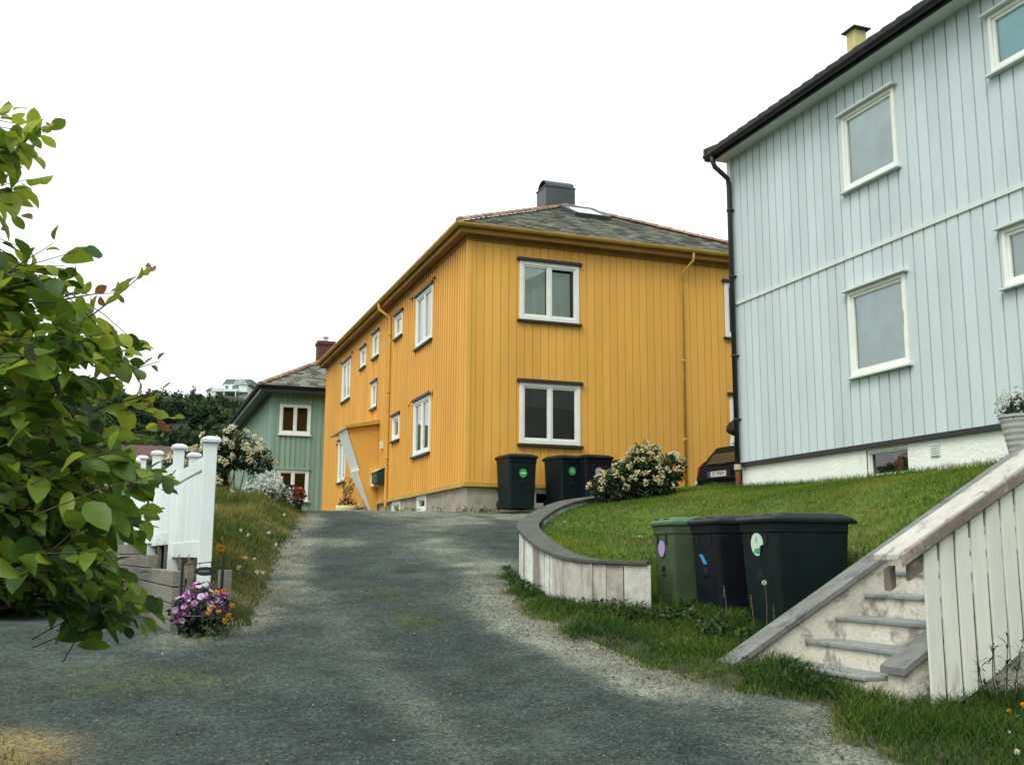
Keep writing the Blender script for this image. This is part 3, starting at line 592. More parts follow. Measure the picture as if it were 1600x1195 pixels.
for (a, b, c, d) in ((26.15, 26.95, 7.41, 8.03), (28.93, 29.7, 7.36, 8.07), (30.7, 31.42, 7.35, 7.95), (29.05, 29.72, 5.86, 6.61), (26.26, 27.0, 4.64, 5.29)):
    yw(fL, a, b, c, d, n=1, cw=.08, sash=.045, cur=[('curtain', a+.06, a+.4, c+.05, d-.05, .01)])
wb = MB()
for f_, lo_, hi_ in ((fL, YY, YY+YL), (fF, YX, YX+YW), (fR, YY, YY+YL), (fB, YX, YX+YW)): siding(wb, f_, lo_, hi_, Z0, Z1+.1, [h for q_, h in holes if q_ is f_], .185, .171 if f_ is fF else .088, .016 if f_ is fF else .034)
wb.build('wall', M['yellow'], yh)
t = MB(); t.box(YX-.037, YX+.06, YY-.035, YY+.06, Z0+.02, Z1); t.build('corner_board', M['yellow'], yh)
t = MB(); b_ = .062
for (x0, x1, y0, y1) in ((YX-b_, YX+YW+b_, YY-b_, YY-.0245), (YX-b_, YX-.0345, YY-.0245, 28.55), (YX-b_, YX-.0345, 29.9, YY+YL)):
    t.box(x0, x1, y0, y1, Z0-.05, Z0+.035)
t.build('base_board', M['yellow_gutter'], yh)
t = MB(); fh = [(7.97, 8.62, 2.63, 3.05)]
fwin = [(26.17, 27.06, 2.62, 3.03), (23.7, 24.5, 2.68, 3.04)]
siding(t, Face('-Y', YY+.03), YX+.03, YX+YW-.03, 1.9, Z0-.02, fh, 5, 0, 0); siding(t, Face('-X', YX+.03), YY+.03, YY+YL-.03, 1.9, Z0-.02, fwin, 5, 0, 0); siding(t, Face('+X', YX+YW-.03), YY+.03, YY+YL, 1.9, Z0, [], 5, 0, 0); siding(t, Face('+Y', YY+YL-.03), YX, YX+YW, 1.9, Z0, [], 5, 0, 0)
fd = t.build('foundation', M['conc'], yh)
for fc_, h in [(Face('-Y', YY+.03), fh[0])]+[(Face('-X', YX+.03), q_) for q_ in fwin]:
    window(yh, fc_, h[0]-.01, h[1]+.01, h[2]-.01, h[3]+.01, n=1, cw=.09, sash=.03, prot=.02)
o_ = .24; zE = 8.60; TAN = math.tan(R(27.6))
t = MB(); t.box(YX-o_, YX+YW+o_, YY-o_, YY+YL+o_, Z1, Z1+.05); t.build('soffit', M['soffit'], yh)
t = MB()
for (x0, x1, y0, y1) in ((YX-o_-.025, YX+YW+o_+.025, YY-o_-.025, YY-o_+.002), (YX-o_-.025, YX-o_+.002, YY-o_+.002, YY+YL+o_), (YX+YW+o_-.002, YX+YW+o_+.025, YY-o_+.002, YY+YL+o_)): t.box(x0, x1, y0, y1, Z1-.02, zE)
for (x0, x1, y0, y1) in ((YX-.055, YX+YW+.05, YY-.05, YY-.0245), (YX-.055, YX-.0345, YY-.0245, YY+YL)): t.box(x0, x1, y0, y1, Z1-.11, Z1-.003)
t.build('fascia', M['soffit'], yh)
t = MB(); q_ = o_+.10; gutter(t, [(YX-q_, YY+YL+q_, zE), (YX-q_, YY-q_, zE), (YX+YW+q_, YY-q_, zE), (YX+YW+q_, YY+YL+q_, zE)], .072)
gut = t.build('gutter', M['yellow_gutter'], yh)
oo = o_+.05; ex0, ex1, ey0, ey1 = YX-oo, YX+YW+oo, YY-oo, YY+YL+oo; hw = YW/2+oo; zR = zE+.03+hw*TAN; xm = YX+YW/2; rA, rB = (xm, ey0+hw, zR), (xm, ey1-hw, zR); ze = zE+.03
t = MB(); roof_plane(t, (ex0, ey0, ze), (ex1, ey0, ze), rA, rA, .27, .19); roof_plane(t, (ex0, ey1, ze), (ex0, ey0, ze), rB, rA, .27, .19); roof_plane(t, (ex1, ey0, ze), (ex1, ey1, ze), rA, rB, .5, .4); roof_plane(t, (ex1, ey1, ze), (ex0, ey1, ze), rB, rB, .5, .4)
rf = t.build('roof', M['slate'], yh)
t = MB()
for a, b in (((ex0, ey0, ze), rA), ((ex1, ey0, ze), rA), (rA, rB), ((ex0, ey1, ze), rB), ((ex1, ey1, ze), rB)): ridge_caps(t, a, b, .10)
t.build('ridge_tile', M['ridge'], rf)
t = MB(); cx0, cx1, cy0, cy1, cz = 10.40, 11.29, 25.75, 26.45, 11.88
t.box(cx0, cx1, cy0, cy1, 10.2, cz); r_ = (cy1-cy0)/2*.92; yc_ = (cy0+cy1)/2
ch = t.build('chimney', M['lead'], rf)
t = MB(); t.loft([[(x_, yc_+r_*math.cos(a), cz+.03+r_*.72*math.sin(a)) for a in np.linspace(0, math.pi, 9)]+[(x_, yc_+(r_-.03)*math.cos(a), cz+.03+(r_-.03)*.72*math.sin(a)) for a in np.linspace(math.pi, 0, 9)] for x_ in (cx0+.02, cx1-.02)])
t.box(cx0-.02, cx1+.02, cy0-.02, cy1+.02, cz, cz+.03); t.build('chimney_cowl', M['lead'], rf)
# roof window on the front slope
def on_plane(x, y, p, n): r = ray(x, y); return EYE+r*(np.dot(np.array(p)-EYE, n)/np.dot(r, n))
nF = unit((0, -TAN, 1)); pF = (ex0, ey0, ze); sk = [on_plane(x, y, pF, nF) for x, y in ((883, 326), (925, 330.5), (944, 345), (898, 341))]
ud = np.array([1., 0, 0]); vd = unit((0, 1, TAN)); c0 = sum(sk)/4; hw_, hh_ = .45, .62
t = MB(); fr = [c0+ud*a*hw_+vd*b*hh_ for a, b in ((-1, -1), (1, -1), (1, 1), (-1, 1))]
for i in range(4): t.bar(fr[i]+nF*.06, fr[(i+1) % 4]+nF*.06, .09, .12, nF)
sw = t.build('roof_window', M['lead'], rf)
t = MB(); t.poly([p+nF*.10 for p in fr]); t.build('roof_pane', mat('roof_glass', (.5, .55, .56), .03, .02, 1, spec=1.), yh); 
# rain pipes
t = MB(); t.tube([(YX-q_, 27.62, zE-.06), (YX-q_, 27.62, zE-.22), (YX-.075, 27.4, Z1-.32), (YX-.075, 27.4, 3.0), (YX-.10, 27.38, 2.70)], .045, 10)
for z_ in (4.2, 6.0, 7.6): t.tube([(YX-.075, 27.4, z_), (YX-.075, 27.4, z_+.05)], .055, 10)
t.build('rain_pipe', M['yellow_trim'], yh, smooth=True)
t = MB(); t.tube([(11.82, YY-q_, zE-.06), (11.82, YY-q_, zE-.24), (11.64, YY-.075, Z1-.38), (11.64, YY-.06, 2.65)], .032, 10)
for z_ in (4.2, 6.0, 7.6): t.tube([(11.64, YY-.075, z_), (11.64, YY-.06, z_+.05)], .040, 10)
t.build('rain_pipe', M['yellow_gutter'], yh, smooth=True)
# little ventilation hoods beside the long windows
for (u, z, m_) in ((25.1, 8.13, 'dark'), (23.05, 8.15, 'dark'), (25.22, 5.40, 'yellow_gutter'), (23.1, 5.42, 'yellow_gutter'), (32.75, 8.15, 'dark'), (34.7, 8.15, 'dark'), (34.9, 5.36, 'dark')):
    t = MB(); t.prism([fL.P(u-.05, z-.04, .02), fL.P(u-.05, z-.04, .10), fL.P(u-.05, z+.10 if m_ != 'dark' else z+.03, .025)], np.array(fL.P(.10, 0, 0))-np.array(fL.P(0, 0, 0))); t.build('vent_hood', M[m_], yh)
# porch: canopy on lightning-shaped side brackets
py0, py1 = 28.62, 31.0
t = MB(); t.prism([(YX-.02, py0-.12, 5.42), (YX-1.0, py0-.12, 5.20), (YX-1.0, py0-.12, 5.13), (YX-.02, py0-.12, 5.30)], (0, py1-py0+.24, 0)); po = t.build('porch', M['yellow_gutter'], yh)
prof = [(.90, 5.13), (.50, 3.98), (.60, 3.97), (.12, 2.72), (.0, 2.72), (0, 5.28)]
for y_ in (py0,):
    t = MB(); t.prism([(YX-.03-a, y_, z) for a, z in prof], (0, .08, 0)); t.build('side_panel', M['yellow'], po)
t = MB(); w1 = 1.25; Q = lambda a, z, y_: (YX-.03-a-.02, y_, z)
t.poly([Q(.90, 5.12, py0), Q(.90, 5.12, py0+w1), Q(.50, 3.98, py0+w1*.95), Q(.50, 3.98, py0)])
t.poly([Q(.60, 3.965, py0-.002), Q(.60, 3.965, py0+w1*.95), Q(.50, 3.98, py0+w1*.95), Q(.50, 3.98, py0)])
t.prism([Q(.60, 3.96, py0), Q(.60, 3.96, py0+w1*.75), Q(.12, 2.74, py0+.12), Q(.12, 2.74, py0)], (.02, 0, 0))
t.build('zigzag_panel', M['white'], po)
t = MB(); t.box(YX-.06, YX-.025, 29.0, 30.3, 2.9, 5.0); t.build('door', M['soffit'], po)
t = MB(); t.box(YX-.1, YX-.03, 28.05, 28.16, 4.55, 4.75); t.build('porch_light', M['white'], yh)

# ------------------------------------------------------------------ pale grey house
AX, AY = 9.667, 15.17; B0, B1 = 3.19, 8.62
gh = thing('grey_house', 'pale blue-grey boarded house with a black tiled roof above the lawn', 'house', (AX+4, AY-5, 2.6)); gf = Face('-X', AX); gholes = []
TG, SG = ('grey_trim', .03, .07), ('grey_trim', .035, .06)
def gw(a, b, c, d, cur, **k):
    k.setdefault('top', TG); w_, h = window(gh, gf, a, b, c, d, n=1, cw=.055, sash=.04, bot=SG, cur=cur, prot=.05, **k); gholes.append(h)
gw(10.92, 12.06, 6.93, 8.10, [('blind', 10.95, 12.03, 6.95, 8.08, 0)]); gw(10.92, 12.11, 4.17, 5.42, [('blind', 10.95, 12.08, 4.19, 5.40, 0)])
t = MB(); t.box(AX-.045, AX-.022, 10.985, 11.005, 4.72, 4.92); t.build('window_handle', M['buff'], gh)
gw(7.9, 9.2, 7.48, 8.24, [('blind_cyan', 7.93, 9.17, 7.5, 8.2, 0)]); gw(7.9, 9.24, 4.79, 5.5, [('blind', 7.93, 9.2, 4.8, 5.48, 0)])
w_, h = window(gh, Face('-X', AX+.03), 11.12, 11.98, 2.70, 3.12, n=1, cw=.05, sash=.02, cur=[('redcurtain', 11.36, 11.50, 2.72, 3.1, .012)], prot=-.02); bh = h
t = MB(); GY0 = 3.2
siding(t, gf, GY0, AY, B0, 5.93, [h for h in gholes if h[2] < 6], .205, .18, .022, .03); siding(t, gf, GY0, AY, 5.965, B1+.05, [h for h in gholes if h[2] > 6], .205, .18, .022, .03)
siding(t, Face('+Y', AY), AX, AX+9, B0, B1, [], .205, .125, .02); siding(t, Face('+X', AX+9), GY0, AY, B0, B1, [], .205, .125, .02)
zr = 8.74+4.9*math.tan(R(27)); t.poly([(AX, AY, B1), (AX+9, AY, B1), (AX+4.5, AY, zr-.1)]); t.poly([(AX, GY0, B1), (AX+9, GY0, B1), (AX+4.5, GY0, zr-.1)]); t.poly([(AX, GY0, 2.2), (AX+9, GY0, 2.2), (AX+9, GY0, B1), (AX, GY0, B1)])
t.build('wall', M['grey'], gh)
t = MB(); gf.box(t, GY0, AY+.02, 5.915, 5.975, -.01, .045); t.build('belt_board', M['grey_trim'], gh)
t = MB(); t.box(AX-.03, AX+.12, AY+.022, AY+.05, B0-.02, B1); t.box(AX-.045, AX-.021, AY-.06, AY+.05, B0-.02, B1); t.build('corner_board', M['white'], gh)
t = MB(); gf.box(t, GY0, AY+.01, B0-.06, B0+.004, -.04, .035); t.build('base_flashing', M['black'], gh)
for i in range(int((AY-GY0)/.205)):  # drip lugs under every board
    pass
t = MB(); siding(t, Face('-X', AX+.03), GY0, AY-.02, 1.6, B0-.03, [bh], 9, 0, 0); siding(t, Face('+Y', AY-.02), AX+.03, AX+9, 1.6, B0-.03, [], 9, 0, 0)
t.build('foundation', M['plaster'], gh)
t = MB(); gfd = Face('-X', AX+.03)
gfd.box(t, 10.54, 10.71, 2.90, 3.08, 0, .012)
for i in range(5): gfd.box(t, 10.555, 10.695, 2.915+i*.032, 2.932+i*.032, .012, .025)
t.build('vent_grille', M['grey_trim'], gh)
EX = 9.36; zb_ = 8.55
t = MB(); t.box(EX, AX+.03, GY0, AY+.12, zb_+.03, zb_+.06); t.build('soffit', M['grey_trim'], gh)
t = MB(); t.box(EX-.02, EX, GY0, AY+.13, zb_, 8.72); t.prism([(EX, AY+.1, zb_+.02), (EX, AY+.1, 8.73), (AX+4.5, AY+.1, zr), (AX+4.5, AY+.1, zr-.22)], (0, .03, 0)); t.build('fascia', M['black'], gh)
t = MB(); gutter(t, [(EX-.085, AY+.17, 8.66), (EX-.085, GY0, 8.66)], .07); t.build('gutter', M['black'], gh)
t = MB(); per = .30; y_ = GY0; secs = []; ta = math.tan(R(27)); n_ = int((AY+.2-GY0)/per*6)
for side in (0, 1):
    lo_ = []; hi_ = []
    for i in range(n_+1):
        y_ = GY0+i*per/6; wv = .016*((i % 6)/5)
        x0_ = EX-.10 if side == 0 else AX+9+.36
        lo_.append((x0_, y_, 8.745+wv)); hi_.append((AX+4.5, y_, 8.745+wv+(AX+4.5-EX+.1)*ta))
    t.loft([lo_, hi_], cap=False, closed=False)
    t.loft([lo_, [(p[0], p[1], p[2]-.05) for p in lo_]], cap=False, closed=False)
t.build('roof', M['tile_black'], gh)
t = MB(); t.box(EX-.1, EX+.1, AY+.14, AY+.20, 8.58, 8.80); t.prism([(EX-.12, AY+.145, 8.62), (EX-.12, AY+.145, 8.80), (AX+4.5, AY+.145, zr+.12), (AX+4.5, AY+.145, zr-.1)], (0, .05, 0)); t.build('verge_board', M['black'], gh)
c_ = atX(1338, 60, 12.0); t = MB(); t.box(11.88, 12.12, c_[1]-.12, c_[1]+.12, 9.4, c_[2]+.12); gc = t.build('chimney', M['chim_yellow'], gh); t = MB(); t.loft([[(12+sx*a, c_[1]+sy*a, c_[2]+h_) for sx, sy in ((-1, -1), (1, -1), (1, 1), (-1, 1))] for a, h_ in ((.19, .12), (.19, .14), (.05, .21))]); t.build('chimney_cap', M['lead'], gc)
t = MB(); t.tube([(EX-.085, AY-.05, 8.60), (EX-.085, AY-.05, 8.50), (EX-.05, AY-.06, 8.40), (AX-.12, AY-.09, 8.20), (AX-.10, AY-.09, 8.05), (AX-.10, AY-.09, 3.1)], .043, 12)
for z_ in (3.9, 5.0, 6.4, 7.6): t.tube([(AX-.10, AY-.09, z_), (AX-.10, AY-.09, z_+.04)], .054, 12); t.box(AX-.1, AX, AY-.11, AY-.07, z_+.01, z_+.04)
t.build('rain_pipe', M['black'], gh, smooth=True)
t = MB(); t.tube([(AX-.10, AY-.09, 3.16), (AX-.10, AY-.09, 3.07)], .062, 12); t.build('pipe_collar', M['buff'], gh)
t = MB(); t.tube([(AX-.10, AY-.09, 3.06), (AX-.09, AY-.09, 2.5)], .045, 12); t.build('drain_pipe', M['rust'], gh, smooth=True)

# ------------------------------------------------------------------ sage green house
QX, QY = 5.28, 43.2; C0, C1 = 3.45, 8.36
eh = thing('green_house', 'sage green boarded house with a black eave and grey slate roof behind the yellow house', 'house', (QX+4.5, QY+9, 3.3)); ef = Face('-Y', QY); eho = []
for (c, d) in ((6.58, 7.84), (3.87, 5.12)):
    w_, h = window(eh, ef, 5.58, 6.86, c, d, n=2, cw=.09, sash=.05, inner='roomred', top=('green', .05, .05), bot=('white', .06, .07)); eho.append(h)
t = MB(); siding(t, ef, QX, QX+9, C0, C1, eho, .21, .13, .025); siding(t, Face('-X', QX), QY, QY+18, C0-.3, C1, [], .21, .13, .025); siding(t, Face('+X', QX+9), QY, QY+18, C0, C1, [], .4, .2, .02); siding(t, Face('+Y', QY+18), QX, QX+9, C0, C1, [], .4, .2, .02)
t.build('wall', M['green'], eh)
t = MB(); t.box(QX+.03, QX+8.97, QY+.03, QY+17.97, 2.4, C0); t.build('foundation', M['conc'], eh)
t = MB(); o_ = .55; t.box(QX-o_, QX+9+o_, QY-o_, QY+18+o_, C1-.05, C1+.02); t.box(QX-o_-.03, QX+9+o_+.03, QY-o_-.03, QY-o_, C1-.14, C1+.13); t.box(QX-o_-.03, QX-o_, QY-o_, QY+18+o_, C1-.14, C1+.13); t.build('eave', M['black'], eh)
t = MB(); gutter(t, [(QX-o_-.11, QY+18, C1+.12), (QX-o_-.11, QY-o_-.11, C1+.12), (QX+9.7, QY-o_-.11, C1+.12)], .08); t.build('gutter', M['black'], eh)
ze = C1+.14; hw = 4.5+o_; zR = ze+hw*math.tan(R(29.5)); x0, x1, y0, y1 = QX-o_-.05, QX+9+o_+.05, QY-o_-.05, QY+18+o_; rA = ((x0+x1)/2, y0+hw, zR); rB = ((x0+x1)/2, y1-hw, zR)
t = MB(); roof_plane(t, (x0, y0, ze), (x1, y0, ze), rA, rA, .32, .24, .03); roof_plane(t, (x0, y1, ze), (x0, y0, ze), rB, rA, .6, .4); roof_plane(t, (x1, y0, ze), (x1, y1, ze), rA, rB, .8, .6); roof_plane(t, (x1, y1, ze), (x0, y1, ze), rB, rB, .8, .6)
er = t.build('roof', M['slate'], eh)
t = MB()
for a, b in (((x0, y0, ze), rA), ((x1, y0, ze), rA), (rA, rB)): ridge_caps(t, a, b, .13)
t.build('ridge_tile', M['ridge'], er)
t = MB(); t.box(7.54, 8.26, 46, 46.7, 8.8, 11.05); t.box(7.50, 8.30, 45.96, 46.74, 11.05, 11.2); ec = t.build('chimney', M['brick'], er)
t = MB(); t.lathe((7.9, 46.35, 11.2), [(.13, 0), (.13, .12), (.09, .13), (.09, .2), (.15, .21), (.15, .26)], 12); t.build('flue', M['zinc'], er)

# ------------------------------------------------------------------ curved plank retaining wall round the lawn
cw = thing('retaining_wall', 'curved low retaining wall of peeling white vertical planks with a grey cap', 'retaining wall', (CAP[0][0], CAP[0][1], 1.0))
def resample(path, step):
    p = np.array(path, float); d = np.r_[0, np.cumsum(np.linalg.norm(np.diff(p[:, :2], axis=0), axis=1))]; n = int(d[-1]/step); t = np.linspace(0, d[-1], n+1)
    return np.stack([np.interp(t, d, p[:, k]) for k in range(3)], 1)
cp = resample(CAP, .06); kk = np.ones(9)/9
cps = np.stack([np.convolve(np.r_[[cp[0, k]]*4, cp[:, k], [cp[-1, k]]*4], kk, 'valid') for k in range(3)], 1); CS = resample(cps, .05); nrm_ = norm(np.gradient(CS[:, :2], axis=0)); nrm_ = np.stack([nrm_[:, 1], -nrm_[:, 0]], 1)
t = MB(); random.seed(5)
i = 0
while i < len(CS)-5:
    st_ = random.choice((3, 3, 4, 4, 5)); a, b = CS[i], CS[i+st_]; m = CS[i+st_//2]; nn = np.array([*nrm_[i+st_//2], 0]); d = unit(np.r_[(b-a)[:2], 0]); wv = np.linalg.norm((b-a)[:2])*(random.uniform(.96, 1.03) if i > len(CS)*.12 else 1.06); off = random.uniform(.03, .048)
    zt = m[2]-.045; zb = float(gz(m[0], m[1]))-.06+random.uniform(-.05, .07)+.03; c = m+nn*off; t.tint = min(1, max(0, random.choice((.22, .38, .48, .42, .55) if i < len(CS)*.12 else (.15, .4, .6, .8, .95, .95))+random.uniform(-.08, .08)))
    e = [c-d*wv/2, c+d*wv/2, c+d*wv/2+nn*.035, c-d*wv/2+nn*.035]; za = max(a[2], b[2])-.05; t.loft([[(p[0], p[1], zb) for p in e], [(p[0], p[1], zt+.03*(j in (1, 2))*(b[2] > a[2])) for j, p in enumerate(e)]])
    if i > len(CS)*.42:
        t.tint *= .6; c2 = m+nn*.225; e = [c2-d*wv/2, c2+d*wv/2, c2+d*wv/2+nn*.03, c2-d*wv/2+nn*.03]; t.loft([[(p[0], p[1], zt-.5) for p in e], [(p[0], p[1], zt) for p in e]])
    i += st_
a = CS[0]; t.tint = .05; nn = np.array([*nrm_[0], 0]); t.bar((*(a+nn*.15)[:2], 1.25), (*(a+nn*.15)[:2], a[2]-.06), .05, .22, up=tuple(nn))
t.build('plank_face', M['planks'], cw, bevel=.004)
cuts = [int(len(CS)*f_) for f_ in (0, .13, .285, .42, .58, .75)]+[len(CS)-1]
for j in range(len(cuts)-1):
    t = MB(); secs = []
    for i in range(cuts[j], cuts[j+1]+1):
        p = CS[i].copy(); n3 = np.array([*nrm_[i], 0]); dd = unit(np.r_[np.gradient(CS[:, :2], axis=0)[i], 0])
        if i == cuts[j] and j: p = p+dd*.004
        secs.append([p, p+n3*.275, p+n3*.275-[0, 0, .038], p-[0, 0, .038]])
    t.build('cap_board', M['capwood'], cw) if False else None
    t.loft(secs); t.build('cap_board', M['capwood'], cw, bevel=.006)

# ------------------------------------------------------------------ wheelie bins
def rrect(w, d, r, z, cx=0, cy=0, n=4):
    pts = []
    for sx, sy, a0 in ((1, 1, 0), (-1, 1, 90), (-1, -1, 180), (1, -1, 270)):
        for i in range(n+1): a = R(a0+90*i/n); pts.append((cx+sx*(w/2-r)+r*math.cos(a), cy+sy*(d/2-r)+r*math.sin(a), z))
    return pts
def text_mesh(name, txt, size, m, parent, mat4, extrude=.001):
    cu = bpy.data.curves.new(name, 'FONT'); cu.body = txt; cu.size = size; cu.align_x = 'CENTER'; cu.align_y = 'CENTER'; cu.extrude = extrude
    ob = bpy.data.objects.new(name, cu); COL.objects.link(ob); bpy.context.view_layer.update(); dg = bpy.context.evaluated_depsgraph_get()
    me = bpy.data.meshes.new_from_object(ob.evaluated_get(dg)); bpy.data.objects.remove(ob); me.transform(mat4); me.materials.clear(); me.materials.append(m)
    o = bpy.data.objects.new(name, me); COL.objects.link(o); o.parent = parent; return o
def make_bin(label, loc, rz, W, D, H, bm, lm, sticker=None, grips=True, group=None):
    """front faces local -Y"""
    b = thing('wheelie_bin', label, 'bin', (0, 0, 0), group); zt = H*.915
    f0, f1 = -D*.40, -D*.46                          # front plane at bottom / top
    t = MB(); sec = []
    for k, (z, wf) in enumerate(((.012, .86), (.10, .87), (.5*zt, .91), (zt-.09, .95), (zt-.085, .97), (zt, .98))):
        fr = z/zt; y0 = f0+(f1-f0)*fr-(.012 if k > 3 else 0); y1 = D*.36+(D*.42-D*.36)*fr; sec.append(rrect(W*wf, y1-y0, .045, z, 0, (y0+y1)/2))
    t.loft(sec); bd = t.build('body', M[bm], b, bevel=.006)
    fy = lambda z: f0+(f1-f0)*z/zt
    dk = M['rubber' if bm != 'bin_green' else 'bin_dark']
    for sx in (-.22, .22): t = MB(); t.box(sx*W-.014, sx*W+.014, fy(zt-.2)-.012, fy(zt-.2)+.05, zt-.20, zt-.095); t.build('front_rib', dk, bd)
    t = MB(); t.box(-.06, .06, fy(.5*zt)-.012, fy(.5*zt)+.03, .47*zt, .485*zt); t.build('grip_ledge', M[bm], bd)
    t = MB(); t.box(-.04, .04, fy(.53*zt)-.004, fy(.53*zt)+.03, .50*zt, .56*zt); t.build('grip_slot', dk, bd)
    t = MB(); yb = D*.42
    t.loft([rrect(W*1.03, D*.98, .05, zt+.002, 0, -.015), rrect(W*1.05, D*1.0, .05, zt+.03, 0, -.015), rrect(W*1.02, D*.97, .05, zt+.05, 0, -.015), rrect(W*.86, D*.78, .06, H-.01, 0, 0), rrect(W*.7, D*.62, .06, H, 0, 0)])
    t.tube([(-W*.42, yb, zt+.035), (-W*.42, yb+.09, zt+.015), (W*.42, yb+.09, zt+.015), (W*.42, yb, zt+.035)], .022, 8); t.prism([(-W*.36, yb-.02, zt+.06), (-W*.36, yb+.12, zt-.005), (-W*.36, yb+.12, zt+.012), (-W*.36, yb-.02, H-.01)], (W*.72, 0, 0))
    ld_ = t.build('lid', M[lm], b, bevel=.005)
    if grips:
        for sx in (-.24, .24): t = MB(); t.loft([rrect(W*.28, .07, .02, zt+.045, sx*W, -D*.43), rrect(W*.27, .06, .02, zt+.072, sx*W, -D*.42)]); t.build('lid_grip', M['rubber'], ld_)
    for sx in (-1, 1):
        t = MB(); t.lathe((sx*W*.40, D*.34, .10), [(.03, -.03), (.085, -.03), (.10, -.02), (.10, .02), (.085, .03), (.03, .03)], 18, 'X'); wl = t.build('wheel', M['rubber'], b)
    t = MB(); t.tube([(-W*.42, D*.34, .10), (W*.42, D*.34, .10)], .012, 8); t.build('axle', M['black'], b)
    if sticker:
        mk, z, r, style = sticker; y = fy(z)-.016; t = MB(); sl = (f1-f0)/zt
        disc = lambda rr, dz=0, dy=0, sq=1: [(rr*math.cos(a), y+sl*(rr*sq*math.sin(a)+dz)+dy, z+dz+rr*sq*math.sin(a)) for a in np.linspace(0, 2*math.pi, 25)[:-1]]
        if style == 'torn':
            D_ = disc(r, sq=1.1); t.prism([p for i, p in enumerate(D_) if not (20 <= i <= 23)]+[(r*.45, y, z-.02)], (0, .010, 0))
        else: t.prism(disc(r), (0, .010, 0))
        st = t.build('sticker', M[mk], b)
        t = MB()
        if style == 'band': t.prism([(-r*.7, y-.002, z-r*.16), (r*.7, y-.002, z-r*.16), (r*.7, y-.002, z+r*.16), (-r*.7, y-.002, z+r*.16)], (0, -.002, 0)); t.build('sticker_mark', M['st_white'], st)
        if style == 'drop': t.prism([(0, y-.002, z+r*.75), (-r*.45, y-.002, z-r*.05), (-r*.35, y-.002, z-r*.4), (r*.35, y-.002, z-r*.4), (r*.45, y-.002, z-r*.05)], (0, -.002, 0)); t.build('sticker_mark', mat('pale_green_mark', (.22, .50, .30), .5), st)
        if style == 'torn':
            t.prism([(-r*.1, y-.002, z+r*.25), (r*.08, y-.002, z+r*.25), (r*.08, y-.002, z+r*.8), (-r*.1, y-.002, z+r*.8)], (0, -.002, 0)); t.prism([(-r*.5, y-.002, z-r*.75), (r*.4, y-.002, z-r*.8), (r*.55, y-.002, z-r*.35), (-r*.3, y-.002, z-r*.4)], (0, -.002, 0)); t.build('sticker_mark', M['st_green'], st)
        if style == 'halves': t.prism([p for p in disc(r*.98, dy=-.003) if p[2] >= z-1e-6], (0, -.001, 0)); t.build('sticker_mark', mat('buff_mark', (.42, .38, .30), .5), st)
    b.location = loc; b.rotation_euler = (0, 0, rz); return b
BR_ = R(-90)
zg = lambda x, y: float(gz(x, y))
make_bin('large black wheelie bin with a torn white sticker beside the steps', (5.90, 8.34, .93), BR_, .62, .93, 1.09, 'bin_dark', 'lid_grey', ('st_white', .80, .095, 'torn'), group='bins beside the lawn steps')
b2 = make_bin('black wheelie bin with a small blue scratch between the green bin and the large bin', (5.76, 9.16, .98), R(-92), .57, .80, 1.04, 'bin_black', 'lid_grey', None, group='bins beside the lawn steps')
t = MB(); yq = -.345
t.prism([(-.10, yq-.02, .66), (-.02, yq-.016, .57), (.03, yq-.015, .56), (.035, yq-.016, .59), (0, yq-.017, .60), (-.05, yq-.02, .66)], (0, .012, 0)); o_ = t.build('paint_mark', M['st_blue'], None); o_.parent = b2
make_bin('olive green wheelie bin with a faded green lid and lilac sticker', (5.62, 9.90, .98), R(-97), .56, .62, 1.05, 'bin_green', 'lid_green', ('st_lilac', .72, .085, ''), group='bins beside the lawn steps')
YB = 20.05
make_bin('dark green wheelie bin with a green round sticker standing alone at the yellow house corner', (7.39, 19.95, 2.56), R(4), .64, .78, 1.12, 'bin_dark', 'bin_dark', ('st_green', .72, .085, 'band'), group='bins against the yellow house')
make_bin('dark green wheelie bin with a drop-shaped mark on its green sticker', (8.45, 20.0, 2.58), R(12), .56, .76, 1.12, 'bin_dark', 'bin_dark', ('st_green', .78, .085, 'drop'), group='bins against the yellow house')
make_bin('black wheelie bin with a lilac sticker half hidden by the flowering bush', (9.0, 19.78, 2.57), R(3), .66, .78, 1.14, 'bin_black', 'bin_black', ('st_lilac', .78, .085, 'halves'), group='bins against the yellow house')
make_bin('black wheelie bin mostly hidden behind the flowering bush at the yellow wall', (9.85, 20.05, 2.58), R(2), .60, .74, 1.08, 'bin_black', 'bin_black', None, group='bins against the yellow house')

# ------------------------------------------------------------------ concrete steps and railing
SX0, RUN, RISE, NS, SZ0 = 5.17, .30, .18, 11, .96; SYN, SYF = 6.15, 7.25
stp = thing('concrete_steps', 'stained cream concrete steps with grey treads climbing towards the grey house', 'steps', (5.2, 6.7, .7))
t = MB()
for i in range(NS):
    x0 = SX0+.025+i*RUN; zt = SZ0+i*RISE-.035; t.box(x0, x0+RUN-.0005 if i < NS-1 else 9.62, SYN, SYF, .3, zt)
t.box(SX0-.28, SX0+.0245, SYN, SYF, .3, SZ0-RISE-.02)
t.build('riser', M['oldplaster'], stp)
for i in range(NS):
    t = MB(); x0 = SX0+i*RUN; zt = SZ0+i*RISE; t.box(x0, x0+RUN+.024 if i < NS-1 else 9.62, SYN+.002, SYF-.002, zt-.034, zt); t.build('tread', M['slab'], stp, bevel=.008)
t = MB(); t.box(SX0-.30, SX0+.024, SYN+.002, SYF-.002, SZ0-RISE-.019, SZ0-RISE+.012); t.build('tread', M['slab'], stp, bevel=.008)
SS = .56
